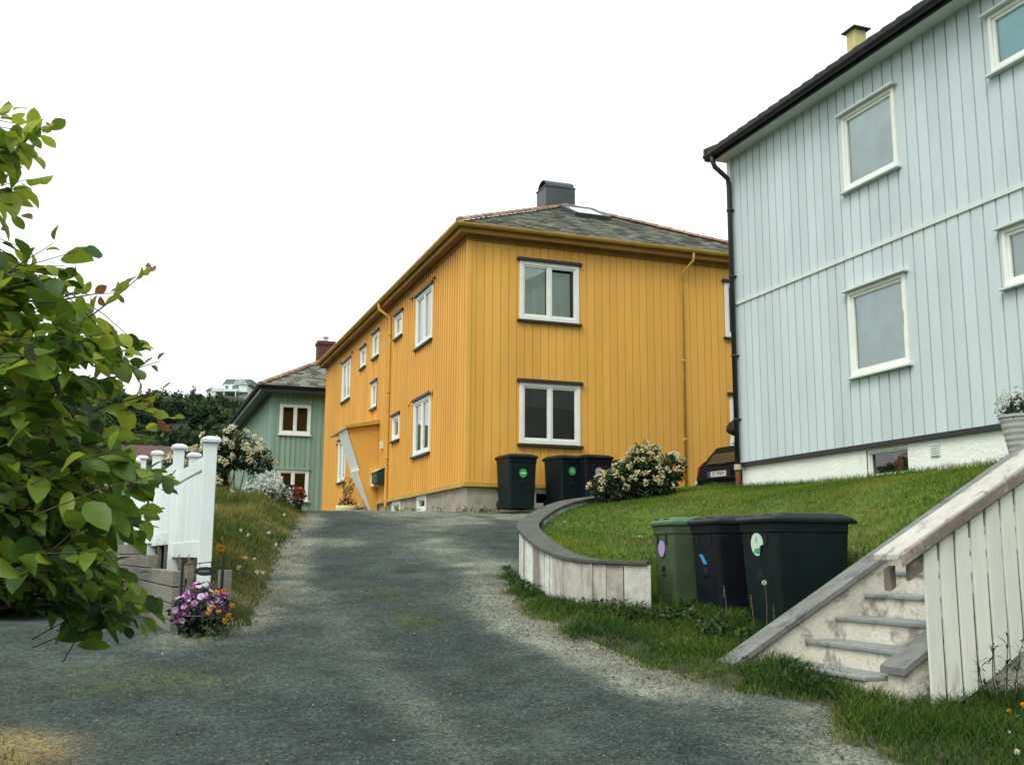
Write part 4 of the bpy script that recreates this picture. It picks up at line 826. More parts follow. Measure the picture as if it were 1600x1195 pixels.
def stringer(x0, z0, ya, yb, m='oldplaster'):
    t = MB(); xe = 8.35; t.prism([(x0+.02, ya, .25), (x0+.02, ya, z0-.03), (x0+.06, ya, z0-.012), (xe, ya, z0+SS*(xe-x0)-.03), (9.62, ya, z0+SS*(xe-x0)-.03), (9.62, ya, .25)], (0, yb-ya, 0)); s_ = t.build('side_wall', M[m], stp, bevel=.006)
    xs_ = [x0-.02, x0+.52, x0+1.22, x0+1.95, x0+2.7, xe]
    for a, b in zip(xs_[:-1], xs_[1:]):
        t = MB(); p = lambda x, dz: (x, ya-.03, z0+SS*(x-x0)-.028+dz)
        t.prism([p(a+.003, 0), p(b, 0), p(b, .055), p(a+.003, .055)], (0, yb-ya+.06, 0)); t.build('coping', M['coping'], s_, bevel=.006)
stringer(4.50, .775, SYF, SYF+.19); stringer(5.04, .85, SYN-.19, SYN)
rl = thing('stair_railing', 'worn white board railing with a wide weathered sloping handrail beside the steps', 'railing', (5.2, 5.9, .6))
RYO = 5.86; zb0 = lambda x: .50+SS*(x-5.17); zt0 = lambda x: 1.575+.55*(x-5.17)
random.seed(3)
for i in range(22):
    x = 5.17+i*.143; wv = .118+random.uniform(-.004, .004); t = MB(); t.tint = random.random(); dz = random.uniform(-.008, .008)
    t.prism([(x, RYO, zb0(x)+dz), (x+wv, RYO, zb0(x+wv)+dz), (x+wv, RYO, zt0(x+wv)+.065), (x, RYO, zt0(x)+.065)], (0, -.022, 0)); t.build('baluster', M['baluster'], rl, bevel=.003)
x1 = 8.33
t = MB()
for (za, zc, xa) in ((zt0, -.03, 5.06), (zb0, .16, 5.2)):
    t.prism([(xa, RYO+.002, za(xa)+zc-.03), (x1, RYO+.002, za(x1)+zc-.03), (x1, RYO+.002, za(x1)+zc+.075), (xa, RYO+.002, za(xa)+zc+.075)], (0, .04, 0))
t.prism([(5.0, 5.99, zt0(5.0)-.10), (5.05, 5.99, zt0(5.05)-.10), (5.05, 5.99, zt0(5.05)+.05), (5.0, 5.99, zt0(5.0)+.05)], (0, .07, 0))
t.build('rail', M['railwood'], rl, bevel=.004)
t = MB(); hx0 = 4.93; zc_ = lambda x: 1.625+.55*(x-5.0); t.prism([(hx0, RYO-.035, zc_(hx0)), (x1, RYO-.035, zc_(x1)), (x1, RYO-.035, zc_(x1)+.05), (hx0, RYO-.035, zc_(hx0)+.05)], (0, .25, 0)); t.build('handrail', M['handrail'], rl, bevel=.012)
t = MB(); t.prism([(hx0+.03, RYO-.055, zc_(hx0+.03)-.055), (x1, RYO-.055, zc_(x1)-.055), (x1, RYO-.055, zc_(x1)+.03), (hx0+.03, RYO-.055, zc_(hx0+.03)+.03)], (0, .019, 0)); t.build('rail_skirt', M['railwood'], rl, bevel=.004)
for xp in (5.44, 6.9, 8.2):
    t = MB(); t.box(xp, xp+.075, RYO+.043, RYO+.095, .35, zt0(xp)); t.build('post', M['sleeper'], rl, bevel=.004)

# ------------------------------------------------------------------ plants: shared helpers
def stems(mb, base, tip, r=.004, bend=.08, n=4):
    b = np.array(base, float); t_ = np.array(tip, float); off = rng.normal(0, bend, 3)*[1, 1, .3]
    mb.tube([b+(t_-b)*k/n+off*math.sin(math.pi*k/n)*.5 for k in range(n+1)], [r*(1-.6*k/n) for k in range(n+1)], 5)
def ellip_pts(lumps, n, shell=.55):
    w_ = np.array([l[3]**2 for l in lumps]); k = rng.choice(len(lumps), n, p=w_/w_.sum()); L_ = np.array(lumps)[k]; d = rand_dirs(n); rad = rng.uniform(shell, 1, n)**.7
    return L_[:, :3]+d*(L_[:, 3]*rad)[:, None], d
def blossoms(C, D, r, npet, size, jitter=.6):
    """each blossom: npet small petals in a dome of radius r"""
    n = len(C)*npet; c = np.repeat(C, npet, 0); d0 = np.repeat(norm(D), npet, 0); d = norm(d0+jitter*1.2*rand_dirs(n)); p = c+d*r*rng.uniform(.6, 1., (n, 1)); dirs = norm(d+.8*rand_dirs(n)); return p, dirs, d
def shrub(name, label, cat, base, lumps, nleaf, lsize, nfl, flr, fmat, lmat='shrub', petals=14, fl_top=-.1, group=None, psize=.03):
    base = np.array(base, float); lum = [(base[0]+a, base[1]+b, base[2]+c, r) for a, b, c, r in lumps]; s_ = thing(name, label, cat, base, group)
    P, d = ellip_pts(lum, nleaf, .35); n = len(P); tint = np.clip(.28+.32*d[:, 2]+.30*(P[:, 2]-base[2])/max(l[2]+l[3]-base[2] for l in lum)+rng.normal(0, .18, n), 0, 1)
    keep = P[:, 2] > base[2]+.01; P, d, tint = P[keep], d[keep], tint[keep]; n = len(P)
    leaf_mesh('foliage', P, norm(d+.7*rand_dirs(n)), norm(d*.5+rand_dirs(n)*.6+[0, 0, .8]), rng.uniform(.7, 1.3, n)*lsize, rng.uniform(.35, .5, n)*lsize, tint, M[lmat], s_)
    if nfl:
        P, d = ellip_pts(lum, nfl*3, .95); ok = d[:, 2] > fl_top; inner = np.zeros(len(P), bool)
        for l in lum: inner |= (np.linalg.norm(P-np.array(l[:3]), axis=1) < l[3]*.88)
        ok &= ~inner; P, d = P[ok][:nfl], d[ok][:nfl]; p, dr, nn = blossoms(P, d, flr, petals, psize)
        n = len(p); leaf_mesh('blossom', p, dr, nn, rng.uniform(.7, 1.2, n)*psize, rng.uniform(.6, .9, n)*psize, np.clip(rng.normal(.6, .28, n), 0, 1), M[fmat], s_)
    t = MB()
    for l in lum: stems(t, base+rng.normal(0, .04, 3)*[1, 1, 0]-[0, 0, .05], np.array(l[:3]), .018, .1)
    t.build('stem', M['bark'], s_); return s_
bx, by = 7.15, 14.0; bz0 = float(lz(bx, by))
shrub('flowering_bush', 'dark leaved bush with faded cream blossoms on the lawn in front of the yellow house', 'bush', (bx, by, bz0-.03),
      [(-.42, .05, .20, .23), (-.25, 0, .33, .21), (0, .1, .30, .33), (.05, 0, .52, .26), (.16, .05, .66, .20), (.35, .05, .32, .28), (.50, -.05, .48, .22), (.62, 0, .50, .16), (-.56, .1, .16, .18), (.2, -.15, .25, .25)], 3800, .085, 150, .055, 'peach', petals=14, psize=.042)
q_ = atD(386, 792, 24.0); e0_ = np.array([q_[0], q_[1], float(bz(q_[0], q_[1]))]) if False else q_
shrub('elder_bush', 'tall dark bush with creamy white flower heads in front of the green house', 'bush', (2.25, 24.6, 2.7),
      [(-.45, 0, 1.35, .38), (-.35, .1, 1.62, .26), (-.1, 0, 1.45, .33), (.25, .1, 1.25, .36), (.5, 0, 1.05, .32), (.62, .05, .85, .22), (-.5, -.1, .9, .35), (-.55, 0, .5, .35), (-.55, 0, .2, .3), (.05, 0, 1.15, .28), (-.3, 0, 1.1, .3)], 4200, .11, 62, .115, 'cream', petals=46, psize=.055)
shrub('elder_bush', 'low pale cream flowering bush behind the white fence posts', 'bush', (1.25, 26.0, 2.9),
      [(0, 0, .9, .35), (-.3, 0, .8, .3), (.3, 0, .75, .3), (0, 0, .5, .4)], 1500, .11, 55, .11, 'cream', petals=40, psize=.055)
# tall white plumes (one plant each)
random.seed(21)
pl_x = [(1.72, .33, 5), (1.95, .48, 8), (2.16, .62, 10), (2.36, .78, 12), (2.55, .85, 13), (2.72, .78, 11), (2.86, .6, 7)]
first = True
for i, (x, h, k) in enumerate(pl_x):
    y = 20.6+random.uniform(-.3, .3); zb = float(bz(x, y))-.25; lab = 'clump of tall white flower plumes on the bank below the green house'
    p_ = thing('white_plume_flower', lab, 'flower', (x, y, zb), 'white plume flowers on the bank'); t = MB(); C = []; Dn = []
    for j in range(k):
        hx, hy = x+random.uniform(-.13, .13), y+random.uniform(-.2, .2); zt_ = zb+h*random.uniform(.65, 1.05); stems(t, (x+random.uniform(-.04, .04), y, zb), (hx, hy, zt_), .006, .05)
        m = 46; f_ = rng.uniform(0, 1, m)**.8; C.append(np.c_[np.full(m, hx), np.full(m, hy), zt_-f_*.32]+rng.normal(0, 1, (m, 3))*np.c_[.012+.03*f_, .012+.03*f_, 0*f_]); Dn.append(rand_dirs(m)+[0, 0, .5])
    t.build('stem', M['stalk'], p_)
    for c1, d1 in zip(C, Dn): leaf_mesh('plume', c1, d1, rand_dirs(len(c1)), rng.uniform(.035, .065, len(c1)), rng.uniform(.025, .045, len(c1)), np.clip(rng.normal(.65, .3, len(c1)), 0, 1), M['whitepetal'], p_)
    m = 120; C = np.c_[rng.normal(x, .12, m), rng.normal(y, .12, m), zb+rng.uniform(0, h*.6, m)]; leaf_mesh('foliage', C, rand_dirs(m)+[0, 0, .4], rand_dirs(m)+[0, 0, 1], rng.uniform(.08, .16, m), rng.uniform(.04, .07, m), rng.uniform(0, 1, m), M['shrub'], p_)

# ------------------------------------------------------------------ white fence, sleeper wall, flower stand
fx = lambda y: .74-.066*(y-10.86)
wf = thing('white_fence', 'stepped white board fence with capped posts above the grey sleeper wall', 'fence', (.7, 11, 1.4))
def fpost(x, y, z0, z1, w_=.13):
    t = MB(); t.box(x-w_/2, x+w_/2, y-w_/2, y+w_/2, z0, z1); p_ = t.build('post', M['pvc'], wf, bevel=.006)
    t = MB(); c = [(w_/2+.028, z1), (w_/2+.032, z1+.03), (w_/2+.012, z1+.045), (w_/2-.03, z1+.065)]
    t.loft([[(x+sx*a, y+sy*a, z) for sx, sy in ((-1, -1), (1, -1), (1, 1), (-1, 1))] for a, z in c]); t.build('post_cap', M['pvc'], p_)
py = [10.95, 13.8, 16.8, 19.6]; pz = [2.74, 2.94, 3.13, 3.3]
for i, (y, z) in enumerate(zip(py, pz)): fpost(fx(y), y, 1.0+.1*i, z)
def panel(xa, ya, xb, yb, z0, z1):
    d = unit((xb-xa, yb-ya, 0)); a = np.array((xa, ya, 0))+d*.068; b = np.array((xb, yb, 0))-d*.068; L = np.linalg.norm(b-a); t = MB()
    up = lambda p, z: (p[0], p[1], z)
    t.bar(up(a, z1-.06), up(b, z1-.06), .05, .13); t.bar(up(a, z0+.07), up(b, z0+.07), .05, .17); n = max(3, int(L/.30))
    for i in range(n):
        p, r_ = a+d*(L*i/n+.004), a+d*(L*(i+1)/n-.004); t.bar(up(p, (z0+z1)/2), up(r_, (z0+z1)/2), .022+.012*(i % 2), z1-z0-.30)
    t.build('panel', M['pvc'], wf, bevel=.004)
for i in range(3): panel(fx(py[i]), py[i], fx(py[i+1]), py[i+1], 1.60+.16*i, 2.62+.16*i)
t = MB()
for y in (12.0, 12.9, 14.6, 15.6, 17.8): t.box(fx(y)-.03, fx(y)+.03, y-.03, y+.03, 1.2, 1.62+.16*int(y > 13.8)+.16*int(y > 16.8))
t.build('stub_post', M['sleeper'], wf)
f2 = thing('white_fence', 'short white fence section with two capped posts standing behind the stepped fence', 'fence', (.85, 15.2, 1.6)); wf_ = wf; wf = f2
fpost(.80, 15.1, 1.4, 2.96); fpost(.02, 17.6, 1.4, 3.08); panel(.02, 17.6, .80, 15.1, 1.8, 2.75); wf = wf_
sw_ = thing('sleeper_wall', 'low retaining wall of stacked grey timber sleepers beside the driveway', 'retaining wall', (.48, 10.15, .93)); random.seed(9)
def sleeper(a, b, z, h=.148, w_=.11):
    t = MB(); t.tint = random.random(); t.bar((*a, z+h/2), (*b, z+h/2), w_, h-.008); t.build('sleeper', M['sleeper'], sw_, bevel=.006)
sx = lambda y: .46-.075*(y-10.15)
for c in range(4):
    z = .87+c*.15; ys_ = [10.14, 13.0, 15.5, 18.0] if c % 2 == 0 else [10.14, 12.0, 14.4, 18.0]
    for a, b in zip(ys_[:-1], ys_[1:]): sleeper((sx(a), a), (sx(b)+.0, b-.006), z)
sleeper((sx(12.5), 12.5), (sx(18), 18), .87+4*.15); sleeper((sx(14.4), 14.4), (sx(18), 18), .87+5*.15)
for c in range(3): sleeper((sx(10.2)+.06, 10.2), (.85, 10.40), .87+c*.15)
t = MB(); t.box(.84, .96, 10.41, 10.52, .9, 1.47); t.build('end_post', M['sleeper'], sw_, bevel=.005)
fs = thing('flower_stand', 'black iron flower stand holding a pot of petunias at the end of the sleeper wall', 'flower stand', (.66, 9.9, .92)); FX, FY = .66, 9.95
t = MB(); t.tube([(.48, FY, .85), (.48, FY, 1.56)], .013, 8); t.tube([(.84, FY+.1, .85), (.84, FY+.1, 1.60)], .013, 8); t.tube([(.48, FY, 1.52), (.84, FY+.1, 1.56)], .005, 6); t.tube([(FX+.24*math.cos(a), FY+.24*math.sin(a), 1.08) for a in np.linspace(0, 2*math.pi, 24)], .006, 6); t.build('frame', M['black'], fs)
pt = thing('flower_pot', 'black pot overflowing with magenta and white petunias beside the sleeper wall', 'flower pot', (FX, FY, .92))
t = MB(); t.lathe((FX, FY, .90), [(.14, 0), (.17, .19), (.185, .20), (.185, .22), (.16, .22), (.15, .17)], 24); t.build('pot', M['rubber'], pt, smooth=True)
m = 900; P, d = ellip_pts([(FX, FY, 1.14, .19), (FX-.12, FY-.05, 1.10, .14), (FX+.12, FY+.03, 1.12, .14), (FX-.05, FY-.12, .99, .12), (FX+.09, FY-.10, 1.0, .12)], m, .5); leaf_mesh('foliage', P, d+rand_dirs(m), d+[0, 0, .5], rng.uniform(.04, .07, m), rng.uniform(.02, .04, m), rng.uniform(0, .7, m), M['shrub'], pt)
# petunia trumpets: five petals in a ring round a pale throat
P, d = ellip_pts([(FX, FY, 1.16, .21), (FX-.13, FY-.05, 1.12, .15), (FX+.13, FY+.03, 1.15, .14)], 400, .98); ok = (d @ unit((-.1, -1, .55)) > .1); P, d = P[ok][:95], d[ok][:95]; V = []; F = []; T = []
for c, n_ in zip(P, d):
    n_ = unit(n_+rng.normal(0, .25, 3)); a = unit(np.cross(n_, [0, 0, 1.])); b = np.cross(n_, a); r_ = rng.uniform(.027, .038); k = len(V); V.append(c-n_*.012)
    for j in range(10): an = 2*math.pi*j/10; V.append(c+(a*math.cos(an)+b*math.sin(an))*r_*(1 if j % 2 else .82))
    tn = rng.choice((.3, .5, .62, .75, .95), p=(.25, .25, .2, .15, .15))
    for j in range(10): F.append((k, k+1+j, k+1+(j+1) % 10)); T.append(tn if rng.random() > .25 else min(1, tn+.3))
    mesh_np('petunia', V, F, T, M['magenta'], pt); V = []; F = []; T = []
sg = thing('oval_sign', 'small dark oval name sign hanging on the black iron flower stand', 'sign', (FX+.0, FY+.05, 1.46))
t = MB(); t.prism([(FX+.02+.095*math.cos(a), FY-.01, 1.465+.040*math.sin(a)) for a in np.linspace(0, 2*math.pi, 29)[:-1]], (0, .014, 0)); pb = t.build('plate', M['black'], sg)
t = MB(); xx = FX-.04
for wv in (.012, .008, .014, .006, .012, .010, .008): t.box(xx, xx+wv, FY-.0125, FY-.0105, 1.459, 1.459+random.uniform(.010, .016)); xx += wv+.004
t.build('lettering', mat('faded_lettering', (.22, .22, .21)), pb)
for hx in (-.03, .07): t = MB(); t.tube([(FX+hx, FY-.003, 1.50), (FX+hx, FY+.045, 1.545)], .003, 5); t.build('hook', M['black'], sg)
def yellow_flower(x, y, z0, h, label, r=.022, group='yellow flowers by the flower stand'):
    f_ = thing('yellow_flower', label, 'flower', (x, y, z0), group); t = MB(); tip = np.array((x+rng.normal(0, .02), y+rng.normal(0, .02), z0+h)); stems(t, (x, y, z0), tip, .003, .03); t.build('stem', M['stalk'], f_)
    m = 22; d = norm(rand_dirs(m)+[0, 0, .7]); leaf_mesh('petals', np.tile(tip, (m, 1)), d, rand_dirs(m), np.full(m, r), np.full(m, r*.9), rng.uniform(0, 1, m), M['yellowpetal'], f_)
    m = 8; C = np.c_[rng.normal(x, .03, m), rng.normal(y, .03, m), z0+rng.uniform(0, h*.5, m)]; leaf_mesh('foliage', C, rand_dirs(m)+[0, 0, .4], [0, 0, 1]+.5*rand_dirs(m), rng.uniform(.04, .07, m), rng.uniform(.015, .03, m), rng.uniform(.3, 1, m), M['shrub'], f_)
for (px, py_, d_, h) in ((331, 950, 9.0, .24), (325, 957, 8.95, .20), (341, 957, 9.1, .20), (354, 924, 9.3, .34), (361, 947, 9.3, .24), (354, 962, 9.2, .18), (355, 970, 9.1, .14), (342, 926, 9.1, .32)):
    p = atD(px, py_, d_); yellow_flower(p[0], p[1], max(p[2]-h, zg(p[0], p[1])-.02), h, 'small yellow flower growing beside the petunia stand', .030)
for (px, py_, d_, h, lab, r) in ((346, 856, 10.7, .38, 'largest yellow flower cluster, standing tall right of the white fence post', .05), (379, 871, 11.2, .22, 'lone pale yellow flower in the bank grass right of the fence post', .022), (346, 841, 10.9, .40, 'small yellow bud above the tall flower cluster by the fence post', .022)):
    p = atD(px, py_, d_); yellow_flower(p[0], p[1], p[2]-h, h, lab, r, None) if False else yellow_flower(p[0], p[1], p[2]-h, h, lab, r, 'yellow flowers on the bank')
q = sample([(.55, 9.75), (.75, 9.6), (1.1, 10.0), (1.25, 10.6), (1.0, 10.6), (.9, 9.95)], 500)
tag(blades('stand_weeds', np.c_[q, gz(q[:, 0], q[:, 1])], rng.uniform(.03, .14, len(q)), rng.uniform(.006, .012, len(q)), rng.uniform(.2, 1, len(q)), rng.uniform(0, .8, len(q)), M['vgrass']), 'green weeds at the foot of the flower stand', 'weeds', kind='stuff')

for (px, py_, d_) in ((398, 866, 12.), (372, 905, 11.), (410, 892, 11.6), (432, 858, 13.5), (388, 840, 13.), (420, 835, 14.5), (401, 915, 11.), (383, 880, 11.6), (444, 812, 17.), (377, 818, 13.5)):
    p = atD(px, py_, d_); zb = float(bz(p[0], p[1])); zb = zb if p[0] > .8 else p[2]-.1; f_ = thing('wild_flower', 'tiny white wild flower in the dry grass of the bank', 'flower', (p[0], p[1], zb), 'white wild flowers on the bank'); tp = np.array((p[0], p[1], zb+rng.uniform(.12, .24))); t = MB(); stems(t, (p[0], p[1], zb), tp, .003, .02); t.build('stem', M['stalk'], f_)
    m = 14; leaf_mesh('petals', np.tile(tp, (m, 1)), rand_dirs(m)+[0, 0, .4], rand_dirs(m), np.full(m, .030), np.full(m, .02), rng.uniform(.5, 1, m), M['whitepetal'], f_)
# loose stones on the drive
q = np.concatenate([sample([(a[0]-.55, a[1]), (a[0]-.02, a[1]), (b[0]-.02, b[1]), (b[0]-.55, b[1])], 300) for a, b in zip(ROAD_R[:-1], ROAD_R[1:])]+[sample([(a[0]+.02, a[1]), (a[0]+.5, a[1]), (b[0]+.5, b[1]), (b[0]+.02, b[1])], 160) for a, b in zip(ROAD_L[2:-1], ROAD_L[3:])]+[sample([(-.6, 6.), (4, 5.), (3.6, 12), (1.8, 12), (0, 9)], 22)])
n = len(q); r_ = rng.uniform(.004, .011, (n, 1, 1))*np.where(rng.uniform(0, 1, (n, 1, 1)) < .04, 1.8, 1); o8 = np.array([(1, 0, 0), (0, 1, 0), (-1, 0, 0), (0, -1, 0), (0, 0, .7), (0, 0, -.5)])*1.; V = np.c_[q, gz(q[:, 0], q[:, 1])+.004][:, None, :]+o8[None]*r_*rng.uniform(.6, 1.3, (n, 6, 1)); i = (np.arange(n)*6)[:, None]
F = np.concatenate([i+list(k) for k in ((0, 1, 4), (1, 2, 4), (2, 3, 4), (3, 0, 4), (1, 0, 5), (2, 1, 5), (3, 2, 5), (0, 3, 5))], 0); M['stone'] = ramp_mat('loose_gravel', [(0, (.06, .07, .068)), (.6, (.14, .155, .135)), (1, (.30, .30, .27))], .9, 0, .2, .15, 30)
tag(mesh_np('loose_gravel', V.reshape(-1, 3), F, np.tile(rng.uniform(0, 1, n), 8), M['stone']), 'loose pale stones scattered along the edges of the drive', 'gravel', kind='stuff')

# ------------------------------------------------------------------ small plants on the right
def seed_head(px, py_, d_, h, label, r=.022):
    p = atD(px, py_, d_); f_ = thing('dandelion_clock', label, 'flower', (p[0], p[1], p[2]-h)); t = MB(); stems(t, (p[0], p[1], p[2]-h), p, .003, .02); t.build('stem', M['drystalk'], f_)
    m = 70; d = rand_dirs(m); leaf_mesh('seed_ball', p+d*r*.2, d, rand_dirs(m), np.full(m, r*.9), np.full(m, r*.45), rng.uniform(.4, 1, m), M['whitepetal'], f_)
seed_head(1589, 1174, 5.95, .14, 'white dandelion clock in the grass at the bottom right corner', .018); seed_head(1194, 910, 9.0, .42, 'white seed head on a tall dry stalk in front of the large black bin', .024); seed_head(1577, 1143, 6.3, .08, 'tiny white clover head in the grass below the railing', .010)
for i, (px, py_, d_, h, r) in enumerate(((1586, 1111, 6.55, .14, .018), (1600, 1101, 6.55, .16, .020))):
    p = atD(px, py_, d_); yellow_flower(p[0], p[1], p[2]-h, h, ('orange-yellow flower at the foot of the stair side wall', 'orange-yellow flower cut by the right edge below the railing')[i], r, 'yellow flowers below the railing')
pw = thing('tall_weed', 'dark straggly weed with narrow leaves standing against the stair side wall', 'weed', (5.62, 5.66, .62)); t = MB(); C = []; D_ = []
for k, (dx, h, ln) in enumerate(((-.06, .44, -.04), (0, .50, .03), (.06, .46, .10), (.12, .50, .20), (-.12, .34, -.12), (.16, .3, .24))):
    b_ = np.array((5.62+dx, 5.66, .60)); tp = b_+[ln, -.03, h]; stems(t, b_, tp, .006, .04)
    for j in range(26): f_ = rng.uniform(.25, 1); C.append(b_+(tp-b_)*f_); D_.append(unit(rng.normal(0, 1, 3)*[1, 1, .5]+[0, 0, .35]))
t.build('stem', M['stalk'], pw); C = np.array(C); D_ = np.array(D_); leaf_mesh('foliage', C, D_, np.tile([0, 0, 1.], (len(C), 1)), rng.uniform(.05, .12, len(C)), rng.uniform(.010, .018, len(C)), rng.uniform(0, .6, len(C)), M['shrub'], pw)
for i, (px, py_, d_, h, lab) in enumerate(((1178, 985, 9.2, .38, 'left of two dry grass stalks in front of the large black bin'), (1213, 985, 9.2, .30, 'right of two dry grass stalks in front of the large black bin'), (1135, 960, 9.6, .40, 'dry grass stalk in front of the middle black bin'))):
    p = atD(px, py_, d_); s_ = thing('grass_stalk', lab, 'weed', (p[0], p[1], zg(p[0], p[1]))); t = MB(); tp = np.array((p[0]-.02, p[1], zg(p[0], p[1])+h)); stems(t, (p[0], p[1], zg(p[0], p[1])), tp, .004, .03); t.build('stem', M['drystalk'], s_)
    m = 24; leaf_mesh('seed_head', tp-np.c_[0*np.arange(m), 0*np.arange(m), rng.uniform(0, .12, m)], rand_dirs(m)+[0, 0, 1.2], rand_dirs(m), np.full(m, .018), np.full(m, .008), rng.uniform(.3, .9, m), M['drygrass'], s_)
for i, (px, py_, d_, lab) in enumerate(((882, 817, 11.9, 'white daisy on the lawn near the curve of the plank wall'), (1000, 840, 11.4, 'white daisy on the lawn left of the olive green bin'))):
    r_ = ray(px, py_); tt_ = 8.
    while tt_ < 20 and (EYE+r_*tt_)[2] > float(lz(*(EYE+r_*tt_)[:2]))+.05: tt_ += .05
    p = EYE+r_*tt_; f_ = thing('daisy', lab, 'flower', (p[0], p[1], p[2]-.05)); m = 16; leaf_mesh('petals', np.tile(p+[0, 0, .02], (m, 1)), rand_dirs(m)*[1, 1, .3], np.tile([0, 0, 1.], (m, 1)), np.full(m, .03), np.full(m, .018), rng.uniform(.6, 1, m), M['whitepetal'], f_)
    t = MB(); stems(t, p-[0, 0, .06], p+[0, 0, .02], .003, 0); t.build('stem', M['stalk'], f_)
# planter on the landing
pp = thing('flower_pot', 'pale grey ribbed pot of white flowers on the landing by the grey house', 'flower pot', (9.18, 8.75, 2.74)); c_ = (9.18, 8.72, 2.72)
t = MB(); prof = [(.14, 0)]+[(.15+.08*i/12+.006*(i % 2), .02+.40*i/12) for i in range(13)]+[(.245, .42), (.245, .45), (.215, .45), (.2, .38)]; t.lathe(c_, prof, 28); t.build('pot', M['potgrey'], pp, smooth=False)
cc = np.array(c_)+[0, 0, .47]; P, d = ellip_pts([(*cc, .2)], 500, .4); leaf_mesh('foliage', P, d+rand_dirs(500), d, rng.uniform(.05, .08, 500), rng.uniform(.02, .04, 500), rng.uniform(0, .6, 500), M['shrub'], pp)
P, d = ellip_pts([(cc[0], cc[1], cc[2]+.06, .235), (cc[0], cc[1]+.13, cc[2]+.06, .16), (cc[0], cc[1]-.12, cc[2]+.06, .17)], 260, .95); ok = d[:, 2] > -.05; P, d = P[ok], d[ok]; p, dr, nn = blossoms(P, d, .028, 10, .03); n = len(p); leaf_mesh('blossom', p, dr, nn, rng.uniform(.02, .03, n), rng.uniform(.014, .02, n), np.clip(rng.normal(.75, .25, n), 0, 1), M['whitepetal'], pp)

# ------------------------------------------------------------------ things at the yellow house porch and the green house
pc = thing('flower_pot', 'cream round pot with dark red flowers and a spindly plant beside the porch', 'flower pot', (5.85, 29.9, 2.75)); c_ = (5.85, 29.7, 2.74)
t = MB(); t.lathe(c_, [(.26, 0), (.32, .08), (.34, .22), (.33, .30), (.28, .30), (.27, .22)], 20); t.build('pot', M['potcream'], pc, smooth=True)
P, d = ellip_pts([(*(np.array(c_)+[0, 0, .34]), .26)], 260, .3); P[:, 2] = np.maximum(P[:, 2], c_[2]+.28); leaf_mesh('blossom', P, d+rand_dirs(260), d, np.full(260, .06), np.full(260, .045), rng.uniform(0, .5, 260), M['purpleleaf'], pc)
t = MB(); C = []; D_ = []
for k in range(7):
    tp = np.array(c_)+[rng.normal(0, .22), rng.normal(0, .3), rng.uniform(.75, 1.1)]; b_ = np.array(c_)+[rng.normal(0, .03), rng.normal(0, .03), .28]; stems(t, b_, tp, .010, .1)
    for j in range(24): f_ = rng.uniform(.5, 1.05); C.append(b_+(tp-b_)*f_+rng.normal(0, .04, 3)); D_.append(rand_dirs(1)[0])
t.build('stem', M['bark'], pc); C = np.array(C); leaf_mesh('foliage', C, np.array(D_), rand_dirs(len(C)), np.full(len(C), .09), np.full(len(C), .03), rng.uniform(.35, .8, len(C)), M['drygrass'], pc)
for (y0, y1, x1, mk, z0, z1, lab) in ((28.3, 28.75, .20, 'white', 3.52, 4.0, 'white mailbox on the yellow wall next to the porch'), (27.62, 28.25, .26, 'mail_green', 3.58, 3.98, 'dark green mailbox on the yellow wall beside the rain pipe')):
    mb = thing('mailbox', lab, 'mailbox', (YX-.15, (y0+y1)/2, z0)); t = MB(); xw = YX-.028; t.prism([(xw, y0, z0), (xw-x1, y0, z0), (xw-x1, y0, z1-.12), (xw, y0, z1)], (0, y1-y0, 0)); t.build('box', M[mk], mb, bevel=.01)
    t = MB(); t.prism([(xw, y0-.015, z1+.004), (xw-x1-.02, y0-.015, z1-.125), (xw-x1-.02, y0-.015, z1-.10), (xw, y0-.015, z1+.03)], (0, y1-y0+.03, 0)); t.build('lid', M[mk], mb)
rk = thing('mailbox_rack', 'dark post rack with a blue-grey mailbox in front of the green house', 'mailbox', (3.4, 24.45, 2.6)); RX, RY = 3.42, 24.45
t = MB(); t.box(RX-.07, RX-.02, RY-.03, RY+.03, 2.45, 3.2); t.box(RX+.06, RX+.10, RY-.03, RY+.03, 2.45, 3.2); t.box(RX-.40, RX+.14, RY-.2, RY+.2, 3.2, 3.235); t.build('frame', M['black'], rk)
t = MB(); t.box(RX-.33, RX-.08, RY-.16, RY+.16, 2.95, 3.19); t.build('box', mat('blue_grey_metal', (.16, .20, .25), .5), rk, bevel=.01)
rp = thing('flower_pot', 'dark stand of red and pink flowers beside the mailbox rack at the green house', 'flower pot', (3.63, 24.3, 2.6)); c_ = np.array((3.64, 24.25, 2.55))
t = MB(); t.lathe(c_, [(.07, 0), (.08, .2), (.12, .28), (.12, .34), (.09, .34)], 14); t.build('pot', M['rubber'], rp); P, d = ellip_pts([(*(c_+[0, 0, .42]), .16)], 220, .5); leaf_mesh('foliage', P, d+rand_dirs(220), d, np.full(220, .07), np.full(220, .035), rng.uniform(0, .6, 220), M['shrub'], rp)
P, d = ellip_pts([(*(c_+[-.02, -.04, .46]), .15)], 150, .9); leaf_mesh('blossom', P, d+rand_dirs(150)*.6, d, np.full(150, .055), np.full(150, .05), rng.uniform(0, 1, 150), M['redpetal'], rp)
